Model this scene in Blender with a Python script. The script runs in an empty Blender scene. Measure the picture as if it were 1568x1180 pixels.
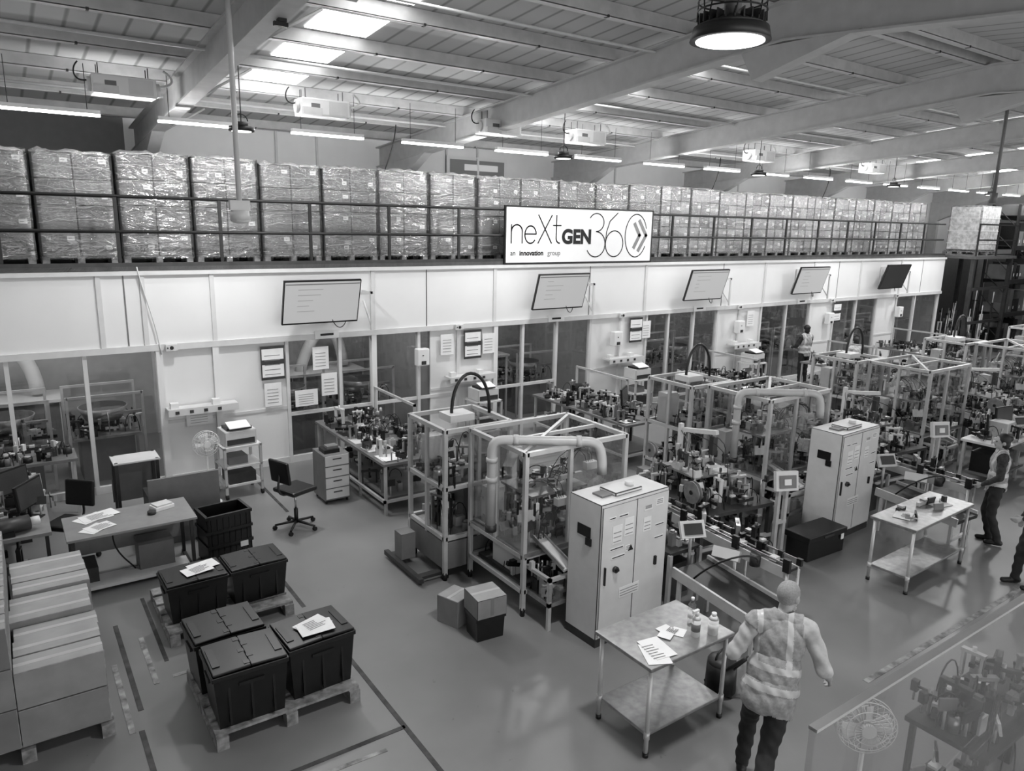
import bpy, bmesh, math, random
from mathutils import Vector, Matrix, Euler
random.seed(7)
SC=bpy.context.scene
COL=bpy.context.collection

# ------------------------------------------------------------------ materials
MATS={}
def G(name,v,rough=.6,metal=0.,noise=.08,scale=6.,bump=0.,spec=.5,emit=0.,detail=4.):
    if name in MATS: return MATS[name]
    m=bpy.data.materials.new(name); m.use_nodes=True
    nt=m.node_tree; b=nt.nodes['Principled BSDF']
    L=v**2.2
    b.inputs['Roughness'].default_value=rough; b.inputs['Metallic'].default_value=metal
    b.inputs['Specular IOR Level'].default_value=spec
    b.inputs['Base Color'].default_value=(L,L,L,1)
    if noise>0 or bump>0:
        tc=nt.nodes.new('ShaderNodeTexCoord'); n=nt.nodes.new('ShaderNodeTexNoise')
        n.inputs['Scale'].default_value=scale; n.inputs['Detail'].default_value=detail
        nt.links.new(tc.outputs['Object'],n.inputs['Vector'])
        if noise>0:
            r=nt.nodes.new('ShaderNodeValToRGB')
            a=max(0,L*(1-noise*2.2)); c=min(1,L*(1+noise*2.2))
            r.color_ramp.elements[0].position=.3; r.color_ramp.elements[1].position=.7
            r.color_ramp.elements[0].color=(a,a,a,1); r.color_ramp.elements[1].color=(c,c,c,1)
            nt.links.new(n.outputs['Fac'],r.inputs['Fac']); nt.links.new(r.outputs['Color'],b.inputs['Base Color'])
        if bump>0:
            bp=nt.nodes.new('ShaderNodeBump'); bp.inputs['Strength'].default_value=bump; bp.inputs['Distance'].default_value=.02
            nt.links.new(n.outputs['Fac'],bp.inputs['Height']); nt.links.new(bp.outputs['Normal'],b.inputs['Normal'])
    if emit>0:
        b.inputs['Emission Color'].default_value=(1,1,1,1); b.inputs['Emission Strength'].default_value=emit
    MATS[name]=m; return m
def glassy(name,tint=.9,gloss=.15,rough=.05,bump=0.,scale=8.,diff=0.,fres=.4):
    m=bpy.data.materials.new(name); m.use_nodes=True; nt=m.node_tree
    for n in list(nt.nodes):
        if n.type!='OUTPUT_MATERIAL': nt.nodes.remove(n)
    out=[n for n in nt.nodes if n.type=='OUTPUT_MATERIAL'][0]
    t=nt.nodes.new('ShaderNodeBsdfTransparent'); t.inputs['Color'].default_value=(tint,tint,tint,1)
    g=nt.nodes.new('ShaderNodeBsdfGlossy'); g.inputs['Roughness'].default_value=rough
    mx=nt.nodes.new('ShaderNodeMixShader')
    if bump>0:
        tc=nt.nodes.new('ShaderNodeTexCoord'); mp=nt.nodes.new('ShaderNodeMapping'); mp.inputs['Scale'].default_value=(1,1,3.0); mp.inputs['Rotation'].default_value=(.3,.5,.2)
        n=nt.nodes.new('ShaderNodeTexNoise'); n.inputs['Scale'].default_value=scale; n.inputs['Detail'].default_value=3; n.inputs['Distortion'].default_value=1.6
        nt.links.new(tc.outputs['Object'],mp.inputs['Vector']); nt.links.new(mp.outputs['Vector'],n.inputs['Vector'])
        bp=nt.nodes.new('ShaderNodeBump'); bp.inputs['Strength'].default_value=bump; bp.inputs['Distance'].default_value=.06
        nt.links.new(n.outputs['Fac'],bp.inputs['Height']); nt.links.new(bp.outputs['Normal'],g.inputs['Normal'])
    lw=nt.nodes.new('ShaderNodeLayerWeight'); lw.inputs['Blend'].default_value=.25
    ad=nt.nodes.new('ShaderNodeMath'); ad.operation='ADD'; ad.use_clamp=True; ad.inputs[1].default_value=gloss
    ml=nt.nodes.new('ShaderNodeMath'); ml.operation='MULTIPLY'; ml.inputs[1].default_value=fres
    nt.links.new(lw.outputs['Fresnel'],ml.inputs[0]); nt.links.new(ml.outputs[0],ad.inputs[0])
    nt.links.new(ad.outputs[0],mx.inputs['Fac']); nt.links.new(t.outputs[0],mx.inputs[1]); nt.links.new(g.outputs[0],mx.inputs[2])
    last=mx
    if diff>0:
        d=nt.nodes.new('ShaderNodeBsdfDiffuse'); d.inputs['Color'].default_value=(.8,.8,.8,1)
        m2=nt.nodes.new('ShaderNodeMixShader'); m2.inputs['Fac'].default_value=diff
        nt.links.new(last.outputs[0],m2.inputs[1]); nt.links.new(d.outputs[0],m2.inputs[2]); last=m2
    nt.links.new(last.outputs[0],out.inputs['Surface'])
    MATS[name]=m; return m

WHITE=G('white_panel',.87,.45,noise=.008,scale=2)
WALLW=G('white_wall_paint',.88,.7,noise=.015,scale=2)
DGREY=G('dark_grey_wall',.45,.7,noise=.03)
ALU=G('aluminium_profile',.74,.35,.25,noise=.04)
STEEL=G('stainless_steel',.62,.32,.7,noise=.08,scale=14)
CHROME=G('bright_steel',.75,.25,.9,noise=.05)
DSTEEL=G('dark_steel',.25,.45,.4,noise=.1)
BLACK=G('black_plastic',.09,.42,noise=.15,scale=20)
CRATE=G('black_crate_plastic',.08,.35,noise=.2,scale=9)
RUBBER=G('rubber',.12,.8,noise=.1)
LGREY=G('light_grey_enamel',.80,.4,noise=.02)
PIPE=G('light_pipe_plastic',.72,.35,noise=.03)
MGREY=G('mid_grey_paint',.42,.5,noise=.05)
RAILD=G('railing_paint',.13,.5,noise=.08)
CARD=G('cardboard',.48,.85,noise=.06,scale=4)
CARD2=G('cardboard_b',.43,.85,noise=.06,scale=4)
CARD3=G('cardboard_c',.52,.85,noise=.06,scale=4)
CARDL=G('cardboard_light',.62,.85,noise=.06,scale=4)
CTOP=G('carton_top',.62,.75,noise=.05,scale=4)
TAPE=G('packing_tape',.72,.3,noise=.03)
PAPER=G('paper',.90,.8,noise=.02)
WOOD=G('pallet_wood',.50,.85,noise=.25,scale=12)
LABEL=G('label_white',.88,.7,noise=.02)
INK=G('ink',.07,.6,noise=0)
INKG=G('ink_grey',.5,.6,noise=0)
DESK=G('desk_laminate',.52,.35,noise=.05)
GLASS=glassy('window_glass',.90,.04,.02,fres=.3)
POLY=glassy('polycarbonate',.93,.05,.03,fres=.3)
BALG=glassy('balustrade_glass',.86,.05,.02,diff=.06,fres=.16)
FILM=glassy('stretch_film',.95,.13,.12,bump=.7,scale=2.6,diff=.04,fres=.6)
SKYL=G('skylight_sheet',.95,.6,noise=0,emit=6.)
LED=G('led_diffuser',.95,.6,noise=0,emit=10.)
LAMPE=G('lamp_lens',.95,.6,noise=0,emit=4.)
SCRE=G('monitor_screen_lit',.5,.3,noise=0,emit=.3)
SCRD=G('monitor_screen_dark',.12,.2,noise=.3,scale=3,emit=.02)

# ------------------------------------------------------------------ mesh builder
class M:
    def __init__(s): s.bm=bmesh.new(); s.mats=[]
    def mi(s,m):
        if m not in s.mats: s.mats.append(m)
        return s.mats.index(m)
    def _fin(s,vs,mat,smooth=False,sm_quads=False):
        i=s.mi(mat); fs=set()
        for v in vs: fs.update(v.link_faces)
        for f in fs:
            f.material_index=i
            f.smooth= smooth or (sm_quads and len(f.verts)==4)
    def box(s,c,d,mat,rot=None,bev=0,taper=None):
        r=bmesh.ops.create_cube(s.bm,size=1.); vs=r['verts']
        for v in vs:
            v.co=Vector((v.co.x*d[0],v.co.y*d[1],v.co.z*d[2]))
            if taper and v.co.z<0: v.co.x*=taper; v.co.y*=taper
        if rot:
            R=Euler(rot,'XYZ').to_matrix()
            for v in vs: v.co=R@v.co
        for v in vs: v.co+=Vector(c)
        s._fin(vs,mat)
        if bev>0:
            es=set()
            for v in vs: es.update(v.link_edges)
            bmesh.ops.bevel(s.bm,geom=list(es),offset=bev,segments=2,profile=.5,affect='EDGES')
        return s
    def b(s,x0,x1,y0,y1,z0,z1,mat,bev=0):
        return s.box(((x0+x1)/2,(y0+y1)/2,(z0+z1)/2),(x1-x0,y1-y0,z1-z0),mat,bev=bev)
    def cyl(s,p0,p1,r,mat,seg=12,r2=None,smooth=True):
        p0=Vector(p0);p1=Vector(p1);d=p1-p0;L=d.length
        if L<1e-6: return s
        q=d.to_track_quat('Z','Y').to_matrix()
        rr=bmesh.ops.create_cone(s.bm,cap_ends=True,cap_tris=False,segments=seg,radius1=r,radius2=r if r2 is None else r2,depth=L)
        for v in rr['verts']: v.co=q@v.co+(p0+p1)/2
        s._fin(rr['verts'],mat,sm_quads=smooth and seg>5)
        return s
    def sph(s,c,r,mat,sc=(1,1,1),u=12,v=8):
        rr=bmesh.ops.create_uvsphere(s.bm,u_segments=u,v_segments=v,radius=r)
        for w in rr['verts']: w.co=Vector((w.co.x*sc[0],w.co.y*sc[1],w.co.z*sc[2]))+Vector(c)
        s._fin(rr['verts'],mat,smooth=True); return s
    def tube(s,pts,r,mat,seg=8,closed=False):
        pts=[Vector(p) for p in pts]; n=len(pts); rings=[]
        up=Vector((0,0,1))
        prev=None
        for i,p in enumerate(pts):
            if closed: t=pts[(i+1)%n]-pts[i-1]
            elif i==0: t=pts[1]-pts[0]
            elif i==n-1: t=pts[-1]-pts[-2]
            else: t=(pts[i+1]-p).normalized()+(p-pts[i-1]).normalized()
            t.normalize()
            if prev is None:
                a=t.cross(up)
                if a.length<.05: a=t.cross(Vector((1,0,0)))
            else: a=prev-t*prev.dot(t)
            a.normalize(); prev=a; c=t.cross(a)
            rings.append([s.bm.verts.new(p+a*r*math.cos(k*2*math.pi/seg)+c*r*math.sin(k*2*math.pi/seg)) for k in range(seg)])
        i=s.mi(mat)
        rng=range(n if closed else n-1)
        for j in rng:
            A=rings[j];B=rings[(j+1)%n]
            for k in range(seg):
                f=s.bm.faces.new((A[k],A[(k+1)%seg],B[(k+1)%seg],B[k])); f.smooth=True; f.material_index=i
        if not closed:
            for R in (rings[0][::-1],rings[-1]):
                f=s.bm.faces.new(R); f.material_index=i
        return s
    def quad(s,pts,mat):
        vs=[s.bm.verts.new(Vector(p)) for p in pts]; f=s.bm.faces.new(vs); f.material_index=s.mi(mat); return s
    def prism(s,poly,d,mat):
        a=[s.bm.verts.new(Vector(p)) for p in poly]; b=[s.bm.verts.new(Vector(p)+Vector(d)) for p in poly]
        i=s.mi(mat); n=len(poly); fs=[s.bm.faces.new(a),s.bm.faces.new(b[::-1])]
        for k in range(n): fs.append(s.bm.faces.new((a[k],b[k],b[(k+1)%n],a[(k+1)%n])))
        for f in fs: f.material_index=i
        bmesh.ops.recalc_face_normals(s.bm,faces=fs)
        return s
    def mesh(s,name):
        me=bpy.data.meshes.new(name); s.bm.to_mesh(me); s.bm.free()
        for m in s.mats: me.materials.append(m)
        return me
    def obj(s,name,loc=(0,0,0),rz=0,parent=None):
        return place(s.mesh(name),name,loc,rz,parent)
def place(me,name,loc=(0,0,0),rz=0,parent=None,sc=None):
    o=bpy.data.objects.new(name,me); o.location=loc; o.rotation_euler=(0,0,rz)
    if sc: o.scale=sc
    COL.objects.link(o)
    if parent: o.parent=parent
    return o
def arc(c,r,a0,a1,n,plane='xz'):
    out=[]
    for i in range(n+1):
        a=a0+(a1-a0)*i/n
        x=r*math.cos(a); y=r*math.sin(a)
        out.append((c[0]+x,c[1],c[2]+y) if plane=='xz' else ((c[0]+x,c[1]+y,c[2]) if plane=='xy' else (c[0],c[1]+x,c[2]+y)))
    return out
def bez(p0,p1,p2,p3,n=14):
    p0,p1,p2,p3=map(Vector,(p0,p1,p2,p3)); o=[]
    for i in range(n+1):
        t=i/n; o.append((1-t)**3*p0+3*t*(1-t)**2*p1+3*t*t*(1-t)*p2+t**3*p3)
    return o

# ------------------------------------------------------------------ camera
F=1126.0; CH=4.4
fw=Vector((.5600,.7997,-.2164)).normalized(); ri=Vector((.8217,-.5695,.0215)); ri=(ri-fw*ri.dot(fw)).normalized(); up=ri.cross(fw)
cd=bpy.data.cameras.new('camera'); cd.sensor_width=36; cd.sensor_fit='HORIZONTAL'; cd.lens=F/1568*36; cd.clip_start=.05; cd.clip_end=200
cam=bpy.data.objects.new('camera',cd); COL.objects.link(cam)
R=Matrix((ri,up,-fw)).transposed().to_4x4(); R.translation=Vector((0,0,CH)); cam.matrix_world=R
SC.camera=cam

# ------------------------------------------------------------------ shell
X0,X1=-5.,46.; YB=16.5; YW=12.9; YR=5.6; YN=-7.
def floor_mat():
    m=G('floor_painted_concrete',.47,.33,noise=.0)
    nt=m.node_tree; b=nt.nodes['Principled BSDF']
    tc=nt.nodes.new('ShaderNodeTexCoord')
    n1=nt.nodes.new('ShaderNodeTexNoise'); n1.inputs['Scale'].default_value=.7; n1.inputs['Detail'].default_value=8
    n2=nt.nodes.new('ShaderNodeTexNoise'); n2.inputs['Scale'].default_value=7; n2.inputs['Detail'].default_value=9; n2.inputs['Roughness'].default_value=.75
    r1=nt.nodes.new('ShaderNodeValToRGB'); r1.color_ramp.elements[0].position=.3; r1.color_ramp.elements[1].position=.7
    a=.44**2.2; c=.51**2.2
    r1.color_ramp.elements[0].color=(a,a,a,1); r1.color_ramp.elements[1].color=(c,c,c,1)
    r2=nt.nodes.new('ShaderNodeValToRGB'); r2.color_ramp.elements[0].position=.29; r2.color_ramp.elements[1].position=.36
    r2.color_ramp.elements[0].color=(.5,.5,.5,1); r2.color_ramp.elements[1].color=(1,1,1,1)
    mx=nt.nodes.new('ShaderNodeMixRGB'); mx.blend_type='MULTIPLY'; mx.inputs['Fac'].default_value=1
    for n in (n1,n2): nt.links.new(tc.outputs['Object'],n.inputs['Vector'])
    nt.links.new(n1.outputs['Fac'],r1.inputs['Fac']); nt.links.new(n2.outputs['Fac'],r2.inputs['Fac'])
    nt.links.new(r1.outputs[0],mx.inputs[1]); nt.links.new(r2.outputs[0],mx.inputs[2]); nt.links.new(mx.outputs[0],b.inputs['Base Color'])
    r3=nt.nodes.new('ShaderNodeMapRange'); r3.inputs['To Min'].default_value=.25; r3.inputs['To Max'].default_value=.45
    nt.links.new(n1.outputs['Fac'],r3.inputs['Value']); nt.links.new(r3.outputs[0],b.inputs['Roughness'])
    return m
FLOOR=floor_mat()
M().b(X0,X1,YN,YB+.2,-.1,0,FLOOR).obj('floor')
LINE=G('floor_line_tape',.22,.6,noise=.35,scale=7)
LINEW=G('floor_line_worn',.54,.6,noise=.3,scale=9)
m=M()
for (x0,y0,x1,y1,w,mt) in [(2.56,2.5,2.56,7.5,.045,LINE),(2.52,7.7,2.52,9.0,.045,LINE),(3.28,10.6,3.28,12.6,.045,LINE),(1.2,5.2,2.56,5.2,.045,LINE),(.62,3.0,.62,6.4,.045,LINE),(.66,6.7,.66,8.4,.045,LINE),(1.0,7.4,1.0,8.9,.04,LINE),(1.7,9.15,2.5,9.15,.04,LINE),
      (.85,7.05,.85,8.0,.05,LINEW),(.55,6.4,.55,7.6,.05,LINEW),(1.0,7.1,1.7,7.1,.05,LINEW),(6.7,3.3,10.2,3.3,.06,LINEW),(10.2,3.35,15,3.35,.06,LINEW),(1.4,5.05,2.3,5.02,.04,LINEW)]:
    d=Vector((x1-x0,y1-y0,0)); L=d.length; m.box(((x0+x1)/2,(y0+y1)/2,.002),(L,w,.004),mt,rot=(0,0,math.atan2(d.y,d.x)))
m.obj('trim_floor_marking')
m=M(); m.b(2.3,X1,YB,YB+.15,3.4,6.4,WALLW); m.b(X0,2.3,YB,YB+.15,3.4,6.4,DGREY); m.b(X0,X1,YB,YB+.15,0,3.4,DGREY); m.obj('wall_back')
M().b(X0-.15,X0,YN,YB,0,8,DGREY).obj('wall_left')
M().b(X1,X1+.15,YN,YB,0,8,WALLW).obj('wall_right')
m=M()
for x in [5.2,6.1,9.4,10.3,15,20.5,25.7]: m.b(x,x+.05,YB-.04,YB,3.6,6.2,LGREY)
m.obj('trim_back')
m=M(); m.b(9.4,11.2,YB-.06,YB-.002,5.3,5.98,WHITE); m.b(9.5,11.1,YB-.08,YB-.055,5.38,5.9,INKG); m.b(9.9,10.9,YB-.085,YB-.08,5.65,5.8,SCRE); m.b(10.27,10.33,YB-.09,YB-.05,5.35,5.95,WHITE); m.obj('window_1')

def zr(y): return 6.2+.08*(16.5-y) if y>=YR else 6.2+.08*(16.5-YR)-.08*(YR-y)
def roof_mat():
    m=G('roof_liner_sheet',.72,.6,noise=.0); nt=m.node_tree; b=nt.nodes['Principled BSDF']
    tc=nt.nodes.new('ShaderNodeTexCoord'); w=nt.nodes.new('ShaderNodeTexWave'); w.bands_direction='X'; w.inputs['Scale'].default_value=.95
    nt.links.new(tc.outputs['Object'],w.inputs['Vector'])
    r=nt.nodes.new('ShaderNodeValToRGB'); r.color_ramp.elements[0].position=.0; r.color_ramp.elements[1].position=.08
    r.color_ramp.elements[0].color=(.28,.28,.28,1); r.color_ramp.elements[1].color=(.60,.60,.60,1)
    nt.links.new(w.outputs['Fac'],r.inputs['Fac']); nt.links.new(r.outputs[0],b.inputs['Base Color'])
    bp=nt.nodes.new('ShaderNodeBump'); bp.inputs['Strength'].default_value=.4; nt.links.new(w.outputs['Fac'],bp.inputs['Height']); nt.links.new(bp.outputs[0],b.inputs['Normal'])
    return m
ROOF=roof_mat(); PURL=G('purlin_galvanised',.68,.5,.1,noise=.05); RAFT=G('rafter_painted',.76,.5,noise=.03)
m=M()
for (ya,yb) in ((YB+.2,YR),(YR,YN)):
    m.prism([(X0,ya,zr(ya)),(X1,ya,zr(ya)),(X1,yb,zr(yb)),(X0,yb,zr(yb))],(0,0,.12),ROOF)
m.obj('ceiling')
PY=[15.5,14.05,12.62,11.2,9.82,8.45,7.1,5.8]; PY2=[5.4-1.5*k for k in range(0,8)]
m=M()
for y in PY+PY2:
    z=zr(y)
    m.b(X0,X1,y-.03,y+.03,z-.17,z-.005,PURL); m.b(X0,X1,y-.03,y+.07,z-.175,z-.16,LGREY)
    for x in [k*1.7-4 for k in range(29)]: m.b(x,x+.03,y-.035,y+.035,z-.18,z-.15,DSTEEL)
m.obj('roof_purlins')
RX=[2.5+5.15*k for k in range(-1,9)]
m=M()
for x in RX:
    for sgn,(ya,yb) in ((1,(YB,YR)),(-1,(YR,YN))):
        za,zb=zr(ya)-.17,zr(yb)-.17
        h=.42
        m.prism([(x-.02,ya,za-h),(x-.02,yb,zb-h),(x-.02,yb,zb),(x-.02,ya,za)],(.04,0,0),RAFT)
        for off in (0,-h):
            m.prism([(x-.11,ya,za+off),(x-.11,yb,zb+off),(x-.11,yb,zb+off-.025),(x-.11,ya,za+off-.025)],(.22,0,0),RAFT)
    ze=zr(YB)-.6
    m.prism([(x-.1,YB-.35,ze-.75),(x-.1,YB-2.4,zr(YB-2.4)-.6),(x-.1,YB-.35,ze+.02)],(.2,0,0),RAFT)
    m.prism([(x-.1,YR+.4,zr(YR)-.98),(x-.1,YR+.6,zr(YR+.6)-.58),(x-.1,YR-.9,zr(YR-.9)-.58)],(.2,0,0),RAFT)
    m.b(x-.1,x+.1,YB-.36,YB-.02,0,ze,RAFT)
m.obj('roof_rafters')
m=M()
for x in RX[:8]:
    for y in PY[1:7:2]:
        m.cyl((x+.1,y,zr(y)-.6),(x+.75,y,zr(y)-.2),.018,PURL,6)
for y in (13.4,10.5,7.7):
    m.cyl((X0,y,zr(y)-.22),(X1,y,zr(y)-.22),.02,LGREY,6)
for x in (6.6,16,21): m.tube(bez((x,13.5,zr(13)-.3),(x-.1,13.4,5.6),(x-.3,13.5,5.4),(x-.25,13.6,5.0)),.012,BLACK,6)
m.obj('roof_conduit')
SKYX=[3.5+5.12*k for k in range(-1,8)]
m=M()
for x in SKYX:
    for k in range(2,6):
        ya,yb=PY[k]-.12,PY[k+1]+.16
        m.prism([(x,ya,zr(ya)-.015),(x+.82,ya,zr(ya)-.015),(x+.82,yb,zr(yb)-.015),(x,yb,zr(yb)-.015)],(0,0,.01),SKYL)
m.obj('skylight_strips')

# ------------------------------------------------------------------ cleanroom partition
m=M()
m.b(X0,27.5,YW-.05,YW+.06,2.33,3.5,WHITE)
m.b(X0,27.5,YW-.10,YW+.06,3.47,3.53,LGREY)
m.b(X0,27.5,YW-.09,YW+.08,2.26,2.36,LGREY)
joints=[-2.2,-.2,1.25,1.86,2.9,5.76,8.5,12.87,17.45,19.75,22.2,24.6]
for x in joints: m.b(x-.035,x+.035,YW-.075,YW-.05,2.36,3.47,LGREY)
for x in (1.6,6.9,11.1,15.7,21,26): m.b(x-.01,x+.01,YW-.056,YW-.05,2.36,3.47,MGREY)
m.tube(bez((1.8,YW-.1,3.6),(1.85,YW-.1,3.2),(2.0,YW-.1,2.8),(2.05,YW-.1,2.2)),.010,LGREY,6)
m.obj('wall_cleanroom_fascia')
posts=[-2.2,-1.1,-.03,.97,2.02,2.89,4.10,5.09,5.76,6.73,7.63,8.54,9.27,10.2,11.19,12.15,13.0,13.77,14.7,15.62,16.5,17.45,18.6,19.75,21,22.2,23.4,24.6,25.8,27.4]
m=M()
for x in posts: m.b(x-.03,x+.03,YW-.05,YW+.04,0,2.3,LGREY)
for x in (2.02,2.89,5.76,8.54,12.15): m.b(x-.05,x+.05,YW-.08,YW+.04,0,2.33,WHITE)
m.b(X0,27.5,YW-.04,YW+.03,0,.12,LGREY)
for a,c in zip(posts[:-1],posts[1:]):
    if 3.9<a<6.9 or 8<a<9.5: m.b(a,c,YW-.03,YW+.03,.88,.94,LGREY)
solid=[(2.02,4.10),(7.0,8.54),(11.19,13.0),(15.62,17.45),(19.75,21),(23.4,24.6)]
for a,c in solid:
    m.b(a,c,YW-.01,YW+.02,0,2.3,WHITE); m.b(a,c,YW-.03,YW-.01,1.02,1.07,LGREY)
m.obj('wall_cleanroom_partition')
k=1
for a,c in zip(posts[:-1],posts[1:]):
    if any(s0-.05<=a and c<=s1+.4 for s0,s1 in solid): continue
    k+=1
    M().b(a+.03,c-.03,YW-.004,YW+.004,.12,2.27,GLASS).obj('window_%d'%k)
IN=G('inner_room_wall',.62,.7,noise=.03)
M().b(X0,27.5,16.2,16.3,0,3.2,IN).obj('wall_inner_back')
for x in (-3.2,2.7,7,11.5,16.5,21.9,27.4): M().b(x,x+.08,YW+.1,16.2,0,3.2,IN).obj('wall_inner_partition')
M().b(X0,27.5,YW+.08,16.2,3.2,3.3,WALLW).obj('ceiling_inner_rooms')
MEZD=G('mezzanine_deck',.33,.6,noise=.08)
m=M(); m.b(X0,27.5,YW-.02,YB,3.5,3.6,MEZD); m.b(X0,27.5,YW-.02,YW+.01,3.53,3.66,DSTEEL); m.obj('floor_mezzanine')
m=M(); 
x=-4.5
while x<27.4:
    m.b(x-.025,x+.025,YW+.05,YW+.09,3.6,4.68,RAILD); m.b(x-.06,x+.06,YW+.03,YW+.12,3.6,3.62,RAILD); x+=1.525
for z in (4.66,4.13): m.cyl((X0,YW+.07,z),(27.4,YW+.07,z),.026,RAILD,8)
m.obj('mezzanine_railing')

# ------------------------------------------------------------------ mezzanine palletised cartons
WRAP=G('bunched_film',.80,.2,noise=.15,scale=9)
def pallet_geo(m,w,d,z=0,x=0,y=0):
    for i in range(5):
        yy=y+(i+.5)*d/5; m.b(x,x+w,yy-d*.075,yy+d*.075,z+.12,z+.144,WOOD)
    for i in range(3):
        xx=x+(w-.1)*i/2; m.b(xx,xx+.1,y,y+d,z+.1,z+.12,WOOD); 
        for j in range(3):
            yy=y+(d-.12)*j/2; m.b(xx,xx+.1,yy,yy+.12,z+.022,z+.1,WOOD)
        m.b(xx,xx+.1,y,y+d,z,z+.022,WOOD)
def carton_pallet(seed,light=False):
    rd=random.Random(seed); m=M(); w=1.04; d=1.0
    pallet_geo(m,w,d)
    rows=4 if not light else 5; cols=2 if not light else 3
    H=1.62; rh=H/rows
    mats=[CARD,CARD2,CARD3] if not light else [CARD3,CARDL,CARDL]
    for r in range(rows):
        for c in range(cols):
            bw=w/cols; g=rd.uniform(.005,.014)
            x0=c*bw+g; x1=(c+1)*bw-g; z0=.145+r*rh+.003; z1=z0+rh-.014
            j=rd.uniform(-.018,.018)
            m.b(x0,x1,j,.5,z0,z1,rd.choice(mats),bev=.010)
            m.b(x0,x1,.5,1.0+j,z0,z1,rd.choice(mats))
            lx=x1-.15 if not light else x1-.12
            if rd.random()<.75: 
                lz=z0+.10 if rd.random()<.7 else z1-.14
                m.b(lx,lx+rd.uniform(.08,.11),j-.004,j-.001,lz,lz+.07,LABEL); m.b(lx+.015,lx+.065,j-.006,j-.003,lz+.03,lz+.038,INK)
    nz=18
    def P(u,v):
        per=[(-.02,-.028),(w+.02,-.028),(w+.02,d+.02),(-.02,d+.02)]
        t=(u%1)*4; i=int(t); a=per[i%4]; b_=per[(i+1)%4]; f_=t-i
        q=rd.uniform(-.006,.006)
        return Vector((a[0]+(b_[0]-a[0])*f_+q, a[1]+(b_[1]-a[1])*f_+q, .1+v*(H+.07)))
    fi=m.mi(FILM)
    ring=[[m.bm.verts.new(P(i/40,v/nz)) for i in range(40)] for v in range(nz+1)]
    for v in range(nz):
        for i in range(40):
            q=m.bm.faces.new((ring[v][i],ring[v][(i+1)%40],ring[v+1][(i+1)%40],ring[v+1][i])); q.material_index=fi; q.smooth=True
    # twisted film ropes stretched across the face
    for q in range(4):
        z=rd.uniform(.3,1.6); m.tube([(x_,-.036+rd.uniform(-.003,.003),z+rd.uniform(-.02,.02)+(x_-.5)*rd.uniform(-.1,.1)) for x_ in [i*.13 for i in range(rd.choice((5,8,9)))]],.003,WRAP,4)
    n=9
    wi=m.mi(WRAP)
    g=[[m.bm.verts.new((-.02+(w+.04)*i/n,-.02+(d+.04)*j/n,1.772+(rd.uniform(0,.07) if 0<i<n and 0<j<n else rd.uniform(-.04,.01)))) for i in range(n+1)] for j in range(n+1)]
    for j in range(n):
        for i in range(n):
            q=m.bm.faces.new((g[j][i],g[j][i+1],g[j+1][i+1],g[j+1][i])); q.material_index=wi; q.smooth=True
    return m.mesh('wrapped_carton_pallet')
cp=[carton_pallet(s) for s in (1,2,3)]; cpl=[carton_pallet(s,True) for s in (4,5,6)]
xs=1.69-1.12*5
i=0
while xs<26.3:
    me=(cp if xs<13.4 else cpl)[i%3]
    place(me,'wrapped_carton_pallet',(xs+.03,13.42+random.uniform(-.03,.03),3.6),random.uniform(-.012,.012),sc=(1,1,random.uniform(.955,.985)))
    xs+=1.12 if xs<7.4 else 1.08; i+=1

# ------------------------------------------------------------------ sign
SB=G('sign_banner',.92,.5,noise=.005)
m=M(); SX,SZ,SW,SH=8.74,3.56,4.23,1.17; ys=YW-.06
m.b(SX,SX+SW,ys,ys+.03,SZ,SZ+SH,SB)
for z in (SZ,SZ+SH): m.b(SX-.02,SX+SW+.02,ys-.01,ys+.04,z-.015,z+.015,BLACK)
for x in (SX,SX+SW): m.b(x-.015,x+.015,ys-.01,ys+.04,SZ,SZ+SH,BLACK)
def strokes(pts,w,mat=INK):
    P=[Vector((SX+x*SW,ys-.004,SZ+z*SH)) for x,z in pts]
    for a,b_ in zip(P[:-1],P[1:]):
        t=(b_-a); L=t.length; t.normalize(); n=Vector((t.z,0,-t.x))*w/2; e=t*w*.35
        m.quad([a-e+n,b_+e+n,b_+e-n,a-e-n][::1],mat)
def ell(cx,cz,rx,rz,a0,a1,n=20): return [(cx+rx*math.cos(math.radians(a0+(a1-a0)*i/n)),cz+rz*math.sin(math.radians(a0+(a1-a0)*i/n))) for i in range(n+1)]
T=.030
strokes([(.035,.36),(.035,.68)],T); strokes(ell(.068,.56,.033,.12,180,0),T); strokes([(.101,.56),(.101,.36)],T)
strokes(ell(.152,.51,.035,.155,-40,-355)[::-1],T); strokes([(.118,.52),(.186,.52)],T)
strokes([(.20,.36),(.285,.86)],T); strokes([(.20,.86),(.285,.36)],T)
strokes([(.315,.86),(.315,.45)]+ell(.338,.45,.023,.09,180,270,6),T); strokes([(.295,.68),(.345,.68)],T)
T=.024
strokes(ell(.585,.75,.052,.17,150,-90),T); strokes(ell(.585,.34,.066,.24,90,-150),T)
strokes(ell(.718,.35,.064,.25,0,360,30),T); strokes([(.654,.37),(.659,.58),(.68,.78),(.735,.94)],T)
strokes(ell(.878,.51,.082,.42,20,330,34),T)
strokes([(.865,.74),(.905,.52),(.865,.28)],.09,INKG); strokes([(.90,.80),(.955,.52),(.90,.22)],.09,INKG)
m.bm.normal_update()
sign=m.obj('hanging_banner_sign')
def text(body,x,z,size,parent,w=0,y=None,mat=INK,name='lettering'):
    c=bpy.data.curves.new(name,'FONT'); c.body=body; c.size=size; c.extrude=.002; c.offset=w; c.materials.append(mat)
    o=bpy.data.objects.new(name,c); COL.objects.link(o); o.rotation_euler=(math.pi/2,0,0); o.location=(x,ys-.006 if y is None else y,z); o.parent=parent
    return o
text('GEN',SX+.352*SW,SZ+.36*SH,.42,sign,.018)
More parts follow.
